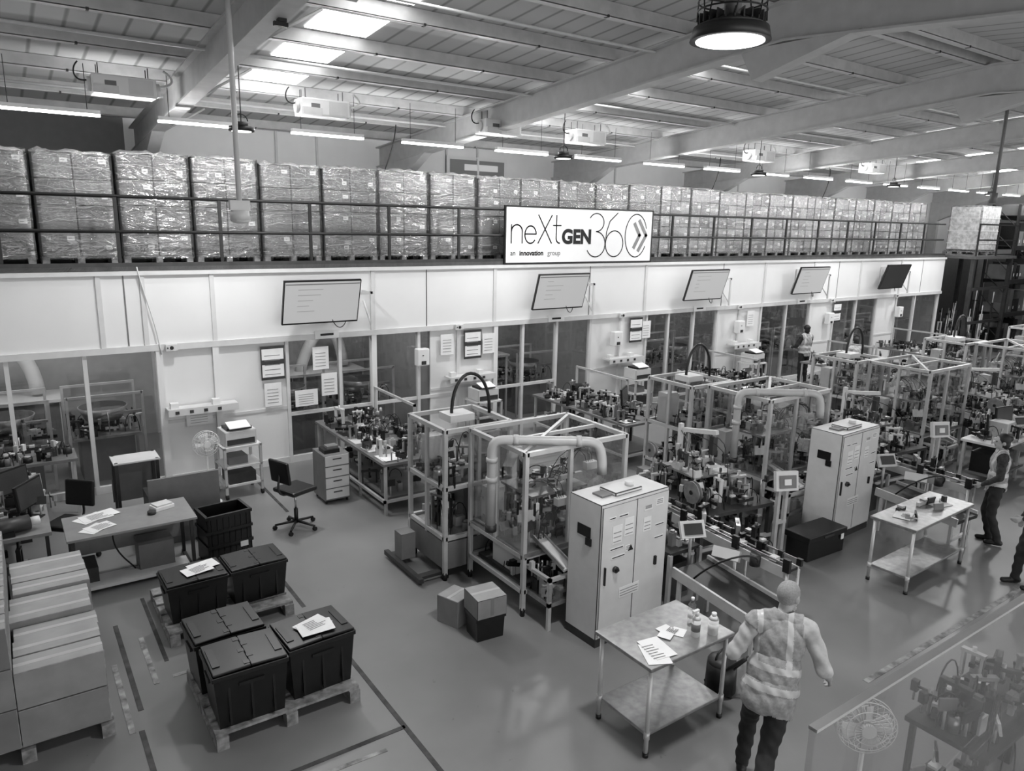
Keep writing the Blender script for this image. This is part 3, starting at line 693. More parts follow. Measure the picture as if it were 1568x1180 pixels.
def machine(seed,duct=True):
    rd=random.Random(seed); m=M()
    m.b(-.02,1.0,1.28,2.27,.14,.5,MGREY,bev=.01); m.b(.02,.96,1.32,2.23,.5,.54,STEEL)
    for x in (.05,.9):
        for y in (1.35,2.2): m.cyl((x,y,0),(x,y,.15),.03,BLACK,8)
    cage(m,0,.95,1.3,2.22,.08,1.95,[.55,1.2,1.93])
    post(m,.48,1.3,.5,1.95); post(m,0,1.76,.5,1.95)
    m.b(.05,.9,1.35,2.15,1.18,1.21,DSTEEL); m.b(.5,.85,1.7,2.1,.54,1.1,MGREY); m.b(.1,.35,1.9,2.1,1.21,1.7,LGREY)
    clutter(m,.08,.88,1.36,2.14,.54,40,.55,rd); clutter(m,.08,.88,1.36,2.14,1.21,26,.5,rd)
    m.b(-.35,.0,1.35,1.45,.06,.1,DSTEEL); m.b(-.35,.0,2.1,2.2,.06,.1,DSTEEL); m.b(-.36,-.30,1.3,2.3,.04,.10,DSTEEL)
    m.b(-.3,-.1,1.9,2.1,.1,.45,MGREY)
    cage(m,.32,1.8,.08,1.22,.08,1.95,[.3,.72,1.93])
    for (x,y) in ((.95,.08),(1.05,1.22),(.32,.65)): post(m,x,y,.7,1.95)
    m.b(.3,1.82,.05,1.25,.72,.77,STEEL); m.b(.4,1.72,.15,1.15,.3,.34,DSTEEL)
    m.b(.9,1.5,.3,.9,.34,.7,MGREY); m.b(.45,.8,.4,.9,.34,.6,LGREY)
    clutter(m,.4,1.72,.15,1.15,.34,30,.35,rd)
    clutter(m,.38,1.74,.14,1.16,.77,100,.42,rd); 
    m.b(.65,1.5,.4,1.05,1.24,1.27,STEEL)
    for (x,y) in ((.7,.45),(1.45,.45),(.7,1.0),(1.45,1.0)): m.cyl((x,y,.77),(x,y,1.24),.022,STEEL,10)
    for q in range(10):
        x,y=rd.uniform(.7,1.45),rd.uniform(.45,1.0); m.cyl((x,y,.98),(x,y,1.24),.02,rd.choice((LGREY,STEEL,BLACK)),8); m.b(x-.03,x+.03,y-.03,y+.03,.92,.99,DSTEEL)
    clutter(m,.7,1.45,.43,1.02,1.27,18,.32,rd)
    m.cyl((1.05,.65,.77),(1.05,.65,.82),.36,STEEL,36)
    for k in range(12):
        a=k*math.pi/6; m.box((1.05+.3*math.cos(a),.65+.3*math.sin(a),.84),(.07,.05,.05),STEEL if k%2 else LGREY,rot=(0,0,a))
    for q in range(3):
        x,y,z=rd.uniform(.5,1.6),rd.choice((.2,1.12)),rd.uniform(1.0,1.6); m.b(x,x+.16,y-.04,y+.04,z,z+.09,LGREY)
        for j in range(4): m.tube(bez((x+.02+j*.03,y,z+.09),(x+.02+j*.03,y,z+.3),(x+rd.uniform(-.3,.3),.6,z+.3),(x+rd.uniform(-.3,.3),.6,1.3),7),.005,BLACK,4)
    m.box((1.05,.65,1.93),(1.85,.04,.04),ALU,rot=(0,0,.62)); m.b(.32,.95,1.24,1.29,1.9,1.95,ALU)
    m.b(.3,1.8,.62,.66,1.90,1.94,ALU)
    m.box((.75,.95,1.6),(.22,.02,.28),LGREY,rot=(.3,.3,.4)); m.box((.5,.3,1.1),(.2,.02,.14),LGREY,rot=(-.3,0,-.5)); m.box((1.5,.2,1.05),(.26,.15,.2),LGREY,rot=(0,.2,.3)); m.b(.4,.6,.9,1.1,.77,1.25,LGREY)
    if duct:
        P=[(.18,.55,.95),(.18,.55,1.80)]+bez((.18,.55,1.8),(.18,.55,2.0),(.2,.53,2.0),(.38,.42,2.0),6)[1:]+bez((1.0,.0,2.0),(1.2,-.12,2.0),(1.22,-.15,1.98),(1.22,-.16,1.62),8)
        m.tube(P,.055,PIPE,14); m.cyl((.18,.55,1.5),(.18,.55,1.56),.068,PIPE,14); m.cyl((.18,.55,.9),(.18,.55,.98),.068,DSTEEL,14); m.cyl((.18,.55,1.74),(.18,.55,1.79),.066,PIPE,14)
        m.cyl((.38,.42,2.0),(.43,.39,2.0),.066,PIPE,14); m.cyl((.97,.02,2.0),(1.02,-.01,2.0),.066,PIPE,14)
    m.tube(bez((.35,1.75,1.9),(.3,1.75,2.75),(.95,1.75,2.65),(.92,1.75,1.95),16),.022,BLACK,8)
    m.b(.25,.6,1.6,1.9,1.93,2.02,LGREY)
    m.b(.36,.85,-.35,.1,.28,.33,STEEL); 
    for x in (.38,.83): post(m,x,-.33,0,.62,.04); 
    m.b(.36,.85,-.35,-.31,.58,.62,ALU); m.b(.36,.40,-.35,.1,.58,.62,ALU); m.b(.81,.85,-.35,.1,.58,.62,ALU)
    m.box((.6,-.08,.78),(.14,.62,.03),LGREY,rot=(.28,0,0)); m.box((.53,-.08,.8),(.015,.62,.05),STEEL,rot=(.28,0,0)); m.box((.67,-.08,.8),(.015,.62,.05),STEEL,rot=(.28,0,0))
    clutter(m,.4,.82,-.32,.05,.33,24,.35,rd)
    m.b(.36,.8,-.36,-.352,.36,.56,POLY)
    return m.mesh('caged_assembly_machine')
ms=[machine(21),machine(22),machine(23,False)]
OFF=[(0,0),(4.55,.2),(9.1,.15),(13.6,.2),(18.1,.2),(22.6,.2)]
for i,(dx,dy) in enumerate(OFF): place(ms[min(i,2)],'caged_assembly_machine',(4.22+dx,6.1+dy,0))
def cabinet():
    m=M(); w,d,h=1.02,.48,1.52
    m.b(0,w,0,d,.0,.09,DSTEEL); m.b(0,w,0,d,.09,.09+h,LGREY,bev=.008)
    m.b(.015,w/2-.003,-.018,0,.12,h+.06,LGREY,bev=.004); m.b(w/2+.003,w-.015,-.018,0,.12,h+.06,LGREY,bev=.004)
    m.b(.06,.075,-.04,-.018,.72,.92,BLACK); m.cyl((.22,-.05,.86),(.22,-.018,.86),.035,DSTEEL,14); m.b(.2,.24,-.07,-.04,.85,.87,BLACK)
    m.b(w-.2,w-.17,-.04,-.018,.75,.85,BLACK)
    rd=random.Random(8)
    for (x,z,a,b_) in [(.16,1.15,.14,.2),(.33,1.2,.14,.2),(.1,1.43,.1,.03),(.24,1.43,.14,.03),(.62,1.18,.12,.16),(.62,1.42,.13,.05),(.8,1.44,.12,.08),(.8,1.2,.15,.03),(.16,.98,.2,.03),(.8,1.05,.15,.03),(.36,1.02,.08,.07),(.13,1.08,.2,.03),(.3,.5,.3,.12)]:
        m.b(x,x+a,-.022,-.019,z,z+b_,LABEL)
        if b_>.04:
            for k in range(3): m.b(x+.015,x+a-.015,-.024,-.021,z+.02+k*b_*.25,z+.028+k*b_*.25,INKG)
        else: m.b(x+.01,x+a-.01,-.024,-.021,z+.01,z+.02,INK)
    m.prism([(.40,-.024,1.02),(.48,-.024,1.02),(.44,-.024,1.09)],(0,.002,0),INK)
    m.b(-.006,0,.14,.34,1.2,1.32,BLACK); m.b(-.02,0,.12,.2,1.12,1.2,BLACK)
    m.b(.3,.7,.1,.35,h+.09,h+.13,LGREY,bev=.01); m.cyl((.6,.2,h+.13),(.6,.2,h+.18),.05,LGREY,14); m.b(.15,.3,.15,.3,h+.09,h+.11,MGREY)
    return m.mesh('electrical_control_cabinet')
cb=cabinet()
for i,(dx,dy) in enumerate(OFF[:2]): place(cb,'electrical_control_cabinet',(4.80+dx+(.08 if i else 0),5.22+dy,0),.04)
def opstation(seed):
    rd=random.Random(seed); m=M()
    m.b(0,1.5,0,.7,.78,.82,LGREY)
    for x in (.03,1.43):
        for y in (.03,.63): m.b(x,x+.04,y,y+.04,0,.78,ALU)
    m.b(.1,1.4,.1,.6,.2,.24,MGREY); m.b(.15,.5,.15,.55,.24,.6,BLACK)
    monitor(m,.4,.45,.82,.3); monitor(m,1.1,.45,.82,-.2); clutter(m,.1,1.4,.05,.6,.82,22,.25,rd,DMT)
    m.b(.62,.95,.2,.5,.82,1.1,LGREY,bev=.01); m.box((.3,.15,.83),(.21,.3,.004),PAPER,rot=(0,0,.4))
    return m.mesh('operator_station')
op=opstation(81)
for dx,dy in OFF[2:5]: place(op,'operator_station',(4.75+dx,4.9+dy,0),.05)
def station(seed):
    rd=random.Random(seed); m=M()
    m.b(0,1.3,0,1.6,.70,.75,DSTEEL); 
    for x in (.04,1.26):
        for y in (.04,1.56): post(m,x,y,0,.72,.06,DSTEEL)
    m.b(.0,1.3,.0,.05,.25,.3,ALU); m.b(.0,1.3,1.55,1.6,.25,.3,ALU); m.b(.15,1.15,.2,1.4,.1,.4,DSTEEL)
    clutter(m,.1,1.2,.1,1.5,.4,30,.3,rd,DMT)
    clutter(m,.08,1.22,.08,1.5,.75,110,.38,rd)
    m.b(.3,1.0,.5,1.2,1.05,1.08,STEEL); clutter(m,.32,.98,.52,1.18,1.08,18,.3,rd)
    for (x,y) in ((.34,.54),(.96,.54),(.34,1.16),(.96,1.16)): m.cyl((x,y,.75),(x,y,1.05),.02,STEEL,8)
    for (x,y,z,r) in ((.05,.25,1.0,.15),(.3,1.45,1.2,.11)):
        m.cyl((x-.03,y,z),(x-.02,y,z),r,STEEL,24); m.cyl((x+.02,y,z),(x+.03,y,z),r,STEEL,24); m.cyl((x-.02,y,z),(x+.02,y,z),r*.7,LGREY,20); m.cyl((x+.05,y,.75),(x+.05,y,z),.014,ALU,6); m.cyl((x-.04,y,z),(x+.05,y,z),r*.2,BLACK,12)
    post(m,.7,1.3,.75,1.6,.06,LGREY); m.box((.78,1.0,1.55),(.07,.6,.06),LGREY,rot=(-.15,0,.2)); m.box((.82,.75,1.4),(.08,.08,.26),DSTEEL); m.cyl((.82,.75,1.1),(.82,.75,1.3),.02,STEEL,8)
    post(m,1.2,-.14,0,1.2,.05); post(m,1.34,-.14,0,1.2,.05); m.b(1.17,1.37,-.17,-.11,.5,.54,ALU); m.box((1.26,-.19,1.12),(.32,.07,.26),LGREY,rot=(-.2,0,-.3)); m.box((1.25,-.23,1.12),(.24,.02,.17),MGREY,rot=(-.2,0,-.3)); m.box((1.24,-.238,1.12),(.10,.02,.08),LABEL,rot=(-.2,0,-.3))
    for q in range(6):
        x,y=rd.uniform(.1,1.2),rd.uniform(.1,1.5); m.tube(bez((x,y,.8),(x,y,1.4),(x+rd.uniform(-.3,.3),y,1.5),(.7,1.3,1.5),8),.007,BLACK,4)
    return m.mesh('rotary_assembly_station')
st=[station(31),station(32)]
for i,(dx,dy) in enumerate(OFF[:5]): place(st[i%2],'rotary_assembly_station',(7.12+dx,5.85+dy,0),-.12)
def conveyor(seed):
    rd=random.Random(seed); m=M()
    pts=bez((.95,2.6,.8),(.85,1.6,.8),(.75,.9,.8),(.72,-.1,.8),12)
    for a,b_ in zip(pts[:-1],pts[1:]):
        d=b_-a; ang=math.atan2(d.y,d.x); c=(a+b_)/2
        m.box(c,(d.length+.01,.14,.03),BLACK,rot=(0,0,ang)); n=Vector((-d.y,d.x,0)).normalized()
        for s in (-1,1):
            m.box(c+n*s*.085+Vector((0,0,-.04)),(d.length+.01,.02,.12),ALU,rot=(0,0,ang)); m.box(c+n*s*.11+Vector((0,0,.08)),(d.length+.01,.012,.02),STEEL,rot=(0,0,ang))
    for i in (1,5,9,12):
        p=pts[i]; 
        for s in (-.1,.1): m.cyl((p.x+s,p.y,0),(p.x+s,p.y,.78),.018,ALU,8); 
        m.b(p.x-.12,p.x+.12,p.y-.02,p.y+.02,.3,.33,ALU); m.b(p.x-.14,p.x-.1,p.y-.04,p.y+.04,.8,.95,BLACK)
    for i in range(0,13): 
        p=pts[i]; m.b(p.x+.09,p.x+.13,p.y-.03,p.y+.03,.82,.9,BLACK)
        if i%2: m.b(p.x-.04,p.x+.04,p.y-.04,p.y+.04,.815,.86,LGREY)
    m.cyl((.6,.3,.72),(.6,.3,.86),.06,DSTEEL,14); m.b(.52,.68,1.3,1.5,.6,.78,DSTEEL)
    m.box((.15,.25,.55),(.55,1.2,.05),BLACK,rot=(.06,0,-.05)); 
    for s in (-.29,.29): m.box((.15+s,.25,.56),(.03,1.2,.12),ALU,rot=(.06,0,-.05))
    for x in (-.1,.4):
        for y in (-.25,.75): post(m,x,y,0,.52,.04)
    m.b(-.1,.4,-.27,-.23,.2,.24,ALU)
    m.box((.28,.95,.98),(.30,.05,.2),LGREY,rot=(-.5,0,-.4)); m.box((.27,.93,.99),(.22,.045,.13),SCRD,rot=(-.5,0,-.4)); m.cyl((.3,.98,.5),(.3,.98,.95),.02,ALU,8)
    m.box((.42,.55,.8),(.1,.3,.12),LGREY,rot=(0,.5,.4))
    m.tube(bez((.5,.2,.8),(.3,0,1.1),(.0,.3,1.0),(-.05,.6,.6)),.012,BLACK,6)
    for x in (.0,.5):
        for y in (1.0,1.7): post(m,x,y,0,.7,.045)
    m.b(.0,.5,1.0,1.7,.68,.72,DSTEEL); m.b(.1,.45,1.1,1.6,.1,.5,DSTEEL)
    clutter(m,0,.5,1.0,1.7,.72,26,.4,rd); clutter(m,.85,1.05,.4,1.4,.8,8,.25,rd)
    return m.mesh('belt_conveyor')
cv=conveyor(41)
for i,(dx,dy) in enumerate(OFF[:5]): place(cv,'belt_conveyor',(6.02+dx,4.35+dy,0))
m=M()
m.b(-.4,.4,-.18,.18,0,.33,BLACK,bev=.015); m.b(-.42,.42,-.2,.2,.27,.36,BLACK,bev=.01); m.b(.28,.34,-.206,-.2,.2,.28,LABEL); m.b(-.1,.1,-.21,-.2,.3,.33,DSTEEL); m.obj('black_tool_box',(8.98,5.38,0),-.04)
m=M()
m.box((0,0,.14),(.34,.28,.28),CRATE,taper=.92); m.b(-.18,.18,-.15,.15,.24,.28,CRATE); m.b(-.175,.175,-.17,.17,.28,.50,CARD,bev=.004); m.b(-.17,.17,-.165,.165,.50,.503,CTOP); m.b(-.172,.172,-.02,.02,.502,.505,TAPE)
m.b(-.02,.02,-.172,-.169,.3,.5,CARD2)
m.obj('carton_on_crate',(3.98,6.1,0),-.1)
m=M(); m.b(-.15,.15,-.15,.15,0,.32,CARD,bev=.004); m.b(-.145,.145,-.145,.145,.32,.323,CTOP); m.b(-.146,.146,-.02,.02,.322,.325,TAPE); m.obj('cardboard_carton',(3.86,6.52,0),.35)

def disp():
    m=M(); m.b(-.13,.13,-.16,0,0,.34,WHITE,bev=.02); m.b(-.05,.05,-.17,-.15,.03,.1,DSTEEL); m.b(-.03,.0,-.165,-.158,.2,.22,BLACK); return m.mesh('wall_dispenser')
dm=disp()
for x in (6.73,11.9,16.4,20.6,24.6): place(dm,'wall_dispenser',(x,YW-.09,1.6))
m=M(); m.b(-.09,.09,-.05,0,0,.11,LGREY,bev=.006); m.cyl((.0,-.06,.055),(0,-.05,.055),.03,BLACK,12); m.cyl((-.06,-.06,.055),(-.06,-.05,.055),.012,BLACK,8); jb=m.mesh('emergency_call_box')
for x in (2.2,7.6,12.1,16.4,20.7,24.4): place(jb,'emergency_call_box',(x,YW-.11,2.25))
def notice(w,h,dark=False):
    m=M(); m.b(0,w,-.006,0,0,h,DSTEEL if dark else PAPER)
    if dark: m.b(.02,w-.02,-.009,-.006,.05,h*.45,PAPER); m.b(.02,w-.02,-.009,-.006,h*.6,h-.05,PAPER)
    for k in range(5): m.b(w*.15,w*.8,-.011,-.009,h*.15+k*h*.14,h*.17+k*h*.14,INKG)
    return m.mesh('notice_sheet')
n1=notice(.3,.42);n2=notice(.42,.6,True);n3=notice(.42,.3)
for me,x,z in ((n2,3.62,1.6),(n1,3.66,1.12),(n1,4.55,1.7),(n1,4.7,1.2),(n3,4.2,1.05),(n2,7.75,1.62),(n1,8.2,1.7),(n1,7.2,1.75),(n2,12.4,1.62),(n1,12.8,1.7),(n1,16.8,1.75),(n2,20.9,1.62),(n3,2.35,.95)):
    place(me,'notice_sheet',(x,YW-.082,z))
m=M(); m.b(0,.45,-.01,0,0,.14,LABEL); m.b(.1,.35,-.012,-.01,.05,.09,INK); lm=m.mesh('line_number_sign')
for x in (4.6,9.9,14.6,19): place(lm,'line_number_sign',(x,YW-.10,2.27))

def bowl(seed):
    rd=random.Random(seed); m=M(); m.b(-.4,.4,-.4,.4,0,.75,MGREY); m.b(-.5,.5,-.5,.5,.75,.79,STEEL); m.cyl((0,0,.79),(0,0,.98),.16,DSTEEL,20); m.cyl((0,0,.98),(0,0,1.2),.28,STEEL,28,r2=.38); m.cyl((0,0,1.19),(0,0,1.205),.36,DSTEEL,28)
    m.box((.3,-.3,1.12),(.5,.08,.04),STEEL); clutter(m,-.48,.48,-.48,.48,.79,30,.4,rd,DMT)
    for x in (-.55,.55): post(m,x,-.5,0,1.5,.04); post(m,x,.5,0,1.5,.04)
    m.b(-.55,.55,-.52,-.48,1.46,1.5,ALU); m.b(-.55,.55,.48,.52,1.46,1.5,ALU)
    return m.mesh('vibratory_bowl_feeder')
bf=[bowl(51),bowl(52)]
for i,x in enumerate([-1.6,-.1,1.25,4.4,5.9,8.7,10.1,13.9,15.2,18.3,19.5,23.2,25.4]): place(bf[i%2],'vibratory_bowl_feeder',(x,13.95,0))
m=M(); m.tube(bez((0,0,1.1),(.3,0,2.2),(.9,0,2.4),(1.0,0,1.2)),.12,LGREY,12); m.b(-.3,1.3,-.4,.4,0,1.1,MGREY,bev=.02); m.b(-.35,1.35,-.45,.45,1.1,1.15,LGREY); ex=m.mesh('extraction_unit')
for x in (-.6,5.2,9.1,13.7,18.0): place(ex,'extraction_unit',(x,15.5,0))

# ------------------------------------------------------------------ far clutter / racks
def rack(seed):
    rd=random.Random(seed); m=M()
    for x in (0,2.6):
        for y in (0,.9): post(m,x,y,0,3.9,.08,DSTEEL)
        for k in range(6): m.cyl((x,0,.3+k*.6),(x,.9,.9+k*.6 if .9+k*.6<3.9 else 3.9),.015,DSTEEL,5)
    for z in (.1,1.0,1.9,2.8,3.6):
        m.b(0,2.6,-.03,.03,z-.1,z,DSTEEL); m.b(0,2.6,.87,.93,z-.1,z,DSTEEL); m.b(0,2.6,0,.9,z,z+.02,DSTEEL)
        x=.1
        while x<2.2:
            w=rd.uniform(.2,.5); h=rd.uniform(.2,.7 if z<3.5 else .35); m.b(x,x+w,.05,.8,z+.02,z+h,rd.choice([CARD2,CARD3,BLACK,DSTEEL,LGREY,MGREY])); m.b(x+.05,x+.12,.045,.05,z+.1,z+.18,LABEL); x+=w+.05
    return m.mesh('storage_rack')
rk=[rack(61),rack(62)]
for i,(x,y,s) in enumerate(((31.4,12.3,1.4),(34.3,12.3,1.3),(30,9.9,1.),(33,9.9,1.2),(37.2,12.3,1.4),(36.5,9,1.3),(40.2,10,1.4),(41,6,1.3),(38,5.5,1.2),(40.5,3.5,1.3))): place(rk[i%2],'storage_rack',(x,y,0),sc=(1,1,s))
m=M()
for x in (27.9,30.8):
    for y in (12.1,13.8): post(m,x,y,0,3.55,.12,DSTEEL)
for z in (1.2,2.4): m.b(27.9,30.8,12.07,12.13,z,z+.1,DSTEEL)
m.b(27.8,31,12,14,3.5,3.6,MEZD); clutter(m,28,30.7,12.2,13.6,0,60,2.2,random.Random(3),DMT)
for x in (27.9,29.4,30.9): m.b(x-.025,x+.025,12.03,12.07,3.6,4.7,RAILD)
for z in (4.15,4.68): m.b(27.9,30.9,12.03,12.07,z-.025,z+.025,RAILD)
m.obj('loading_platform')
m=M(); pallet_geo(m,1.6,1.2); m.b(.05,1.55,.05,1.15,.15,1.75,WRAP,bev=.05)
for k in range(3): m.b(.04,1.56,.04,1.16,.4+k*.45,.42+k*.45,LABEL)
m.obj('film_wrapped_load',(29.0,12.5,3.6))
def bins(seed):
    rd=random.Random(seed); m=M(); clutter(m,.1,2.3,.1,1.7,0,50,.8,rd,DMT)
    cage(m,0,2.4,0,1.8,.1,1.9,[.4,.9,1.88]); m.b(0,2.4,0,1.8,.86,.9,DSTEEL); clutter(m,.1,2.3,.1,1.7,.9,80,.6,rd)
    m.b(.3,.7,-.2,.0,1.0,1.35,LGREY); return m.mesh('packing_machine')
bn=[bins(71),bins(72)]
for i,(x,y) in enumerate(((14.4,2.0),(17.4,2.1),(20.5,2.0),(23.6,2.0),(26.7,2.1),(30,2.2),(33,2.2),(30.2,5.2),(33.6,6.5),(36,2.4))): 
    place(bn[i%2],'packing_machine',(x,y,0))
rd=random.Random(77); m=M(); m.b(0,1.3,0,.6,.68,.72,DSTEEL)
for x in (.03,1.23):
    for y in (.03,.53): m.b(x,x+.04,y,y+.04,0,.68,DSTEEL)
clutter(m,.05,1.25,.05,.55,.72,45,.4,rd,[BLACK,BLACK,DSTEEL,STEEL,MGREY,LGREY]); clutter(m,.05,1.25,.05,.55,0,12,.6,rd,DMT)
m.obj('tooling_bench',(5.45,1.75,0))

# ------------------------------------------------------------------ camera-side balustrade
m=M(); m.b(1.02,3.6,.57,.582,2.75,3.60,BALG); m.b(1.02,3.6,.568,.584,3.597,3.603,ALU); m.obj('glass_balustrade')
m=M(); m.tube([(1.18,.52,3.02),(1.5,.52,3.1),(1.9,.52,3.16),(2.6,.52,3.2),(3.5,.52,3.2)],.007,CHROME,8); m.obj('rail_reflection_line')  # thin bright tube stands in for the rail's reflection in the glass
m=M(); m.cyl((1.44,.44,2.7),(1.66,.385,3.8),.03,MGREY,20); m.cyl((1.44,.44,2.68),(1.44,.44,2.72),.07,DSTEEL,20); m.obj('balustrade_post')
place(fm,'pedestal_fan',(4.72,2.28,0),-.75)

# ------------------------------------------------------------------ people
SKIN=G('skin',.64,.55,noise=.03); HAIR=G('hair_dark',.12,.6,noise=.2,scale=60); HAIRS=G('hair_shaved',.55,.7,noise=.08,scale=80)
SHIRT=G('shirt_light',.70,.85,noise=.05,scale=25); SHIRTD=G('shirt_dark',.2,.85,noise=.25,scale=30); TROU=G('trousers_dark',.16,.85,noise=.12,scale=14); SHOE=G('shoe_leather',.12,.5,noise=.1)
HIVIS=G('hivis_vest',.58,.8,noise=.10,scale=30,bump=.2); REFL=G('reflective_tape',.74,.35,noise=.03); EYE=G('eye_dark',.1,.3,noise=0); LIP=G('lip',.42,.5,noise=0)
def person(name,loc,heading,J,pal,vest=True,vox=.008,hair='short',head_yaw=0.,h=1.78,hem=-.06,loose=1.):
    k=h/1.78
    base=dict(pelvis=(0,0,.96),waist=(0,0,1.10),chest=(0,0,1.32),neck=(0,-.01,1.50),head=(0,.02,1.66),
        shL=(-.185,-.01,1.44),shR=(.185,-.01,1.44),elL=(-.25,-.03,1.15),elR=(.25,-.03,1.15),wrL=(-.25,.07,.90),wrR=(.25,.07,.90),
        hiL=(-.09,0,.93),hiR=(.09,0,.93),knL=(-.10,.02,.50),knR=(.10,.02,.50),anL=(-.11,-.02,.09),anR=(.11,-.02,.09))
    base.update({a:b_ for a,b_ in J.items() if not a.startswith('ft')}); P={a:Vector(b_)*k for a,b_ in base.items()}
    prims=[]
    def cap(a,b_,r0,r1,l): prims.append(('c',a.copy(),b_.copy(),r0*k,r1*k,l))
    def eli(c,s,l,R_=None): prims.append(('e',c.copy(),Vector(s)*k,R_ or Matrix.Identity(3),l))
    side=(P['shR']-P['shL']).normalized()
    Tz=(P['neck']-P['pelvis']).normalized(); fy=Tz.cross(side)*-1; 
    if fy.dot(Vector((0,1,0)))<0: fy=-fy
    RT=Matrix((side,fy,Tz)).transposed()
    lo=loose
    eli(P['chest'],(.175,.115,.19),'torso',RT); eli(P['waist'],(.155*lo,.112*lo,.18),'torso',RT); eli(P['pelvis']+Tz*.02*k,(.168*lo,.12*lo,.14),'torso' if vest else 'hips',RT)
    if hem<-.1: eli(P['pelvis']-Tz*.04*k,(.185,.140,.13),'torso',RT)
    eli(P['pelvis']-Tz*.03*k,(.17,.12,.12),'hips',RT)
    cap(P['shL'],P['shR'],.062,.062,'torso'); cap(P['neck']-Tz*.04*k,P['head'],.055,.050,'neck')
    cap(P['shL']+Tz*.02*k,P['neck'],.05,.055,'torso'); cap(P['shR']+Tz*.02*k,P['neck'],.05,.055,'torso')
    for s in 'LR':
        cap(P['sh'+s],P['el'+s],.060,.050,'sleeve'); cap(P['el'+s],P['wr'+s],.043,.028,'arm')
        cap(P['hi'+s],P['kn'+s],.092,.062,'leg'); cap(P['kn'+s],P['an'+s],.062,.050,'leg')
        a=P['an'+s]; f=Vector(J.get('ft'+s,(0,1,0))).normalized()
        cap(a+Vector((0,0,-.045*k))-f*.04*k,a+f*.15*k+Vector((0,0,-.055*k)),.042,.036,'shoe'); cap(a,a-Vector((0,0,.03*k)),.048,.046,'shoe')
        d=(P['wr'+s]-P['el'+s]).normalized(); w=P['wr'+s]
        inn=Vector((1,0,0)) if s=='L' else Vector((-1,0,0)); n=(inn-d*inn.dot(d)).normalized(); sd=d.cross(n)
        if sd.dot(Vector((0,1,.3)))<0: sd=-sd
        for q in (-.028,-.009,.010,.028): cap(w,w+d*.085*k+sd*q*k,.014,.0135,'skin')
        for q,L_,c in ((.031,.072,.35),(.0105,.080,.4),(-.0105,.075,.45),(-.031,.058,.55)):
            p0=w+d*.085*k+sd*q*k; d1=(d*math.cos(c)+n*math.sin(c)+sd*q*2.).normalized(); p1=p0+d1*L_*.5*k
            d2=(d*math.cos(c*2.4)+n*math.sin(c*2.4)).normalized(); p2=p1+d2*L_*.5*k
            cap(p0,p1,.0095,.0088,'skin'); cap(p1,p2,.0088,.0075,'skin')
        t0=w+d*.025*k+sd*.025*k; t1=t0+(d*.6+sd*.75+n*.2).normalized()*.04*k; t2=t1+(d*.9+sd*.2+n*.35).normalized()*.035*k
        cap(t0,t1,.013,.011,'skin'); cap(t1,t2,.011,.009,'skin')
    H_=P['head']; Rh=Matrix.Rotation(head_yaw,3,'Z'); hf=Rh@Vector((0,1,0)); hs=Rh@Vector((1,0,0)); uz=Vector((0,0,1))
    eli(H_+uz*.02*k,(.076,.096,.10),'skin',Rh); eli(H_+hf*.025*k-uz*.045*k,(.058,.070,.075),'skin',Rh); eli(H_+hf*.055*k-uz*.085*k,(.035,.035,.028),'skin',Rh)
    cap(H_+hf*.09*k+uz*.015*k,H_+hf*.112*k-uz*.025*k,.009,.015,'skin'); cap(H_+hf*.083*k+uz*.03*k-hs*.035*k,H_+hf*.083*k+uz*.03*k+hs*.035*k,.012,.012,'skin')
    for q in (-1,1):
        eli(H_+hs*q*.078*k-hf*.005*k-uz*.005*k,(.012,.022,.033),'skin',Rh); eli(H_+hf*.086*k+hs*q*.032*k+uz*.012*k,(.013,.010,.009),'eye',Rh)
    cap(H_+hf*.090*k-uz*.055*k-hs*.02*k,H_+hf*.090*k-uz*.055*k+hs*.02*k,.009,.009,'lip')
    if hair=='shaved': eli(H_-hf*.012*k+uz*.028*k,(.079,.093,.098),'hair',Rh)
    else:
        eli(H_-hf*.018*k+uz*.035*k,(.088,.100,.105),'hair',Rh); eli(H_-hf*.04*k-uz*.03*k,(.08,.075,.09),'hair',Rh)
        if hair=='bun': eli(H_-hf*.10*k+uz*.06*k,(.045,.045,.045),'hair',Rh)
    b=M()
    for p in prims:
        if p[0]=='c':
            _,a,c,r0,r1,l=p; b.cyl(a,c,r0,BLACK,16,r2=r1); b.sph(a,r0,BLACK,u=16,v=10); b.sph(c,r1,BLACK,u=16,v=10)
        else:
            _,c,s_,R_,l=p; rr=bmesh.ops.create_uvsphere(b.bm,u_segments=24,v_segments=16,radius=1.)
            for v in rr['verts']: v.co=R_@Vector((v.co.x*s_.x,v.co.y*s_.y,v.co.z*s_.z))+c
    me=b.mesh(name+'_base'); o=bpy.data.objects.new('tmp',me); COL.objects.link(o)
    md=o.modifiers.new('r','REMESH'); md.mode='VOXEL'; md.voxel_size=vox; md.use_smooth_shade=True
    sm=o.modifiers.new('s','SMOOTH'); sm.iterations=2 if vox<.01 else 3; sm.factor=.5
    dg=bpy.context.evaluated_depsgraph_get(); me2=bpy.data.meshes.new_from_object(o.evaluated_get(dg)); bpy.data.objects.remove(o)
    me2.name=name; me2.materials.clear()
    def dist(p,q):
        if p[0]=='c':
            _,a,c,r0,r1,l=p; ab=c-a; t=max(0,min(1,(q-a).dot(ab)/max(ab.length_squared,1e-9))); return (q-(a+ab*t)).length-(r0+(r1-r0)*t)
        _,c,s_,R_,l=p; v=R_.transposed()@(q-c); w=Vector((v.x/s_.x,v.y/s_.y,v.z/s_.z)); L_=w.length
        return (L_-1)*v.length/max(L_,1e-6)
    vl=[]
    for v in me2.vertices:
        best=min(prims,key=lambda p:dist(p,v.co)); vl.append(best[-1])
    slots=[pal['top'],pal['leg'],pal['skin'],pal['shoe'],pal['hair'],EYE,LIP,HIVIS,REFL]
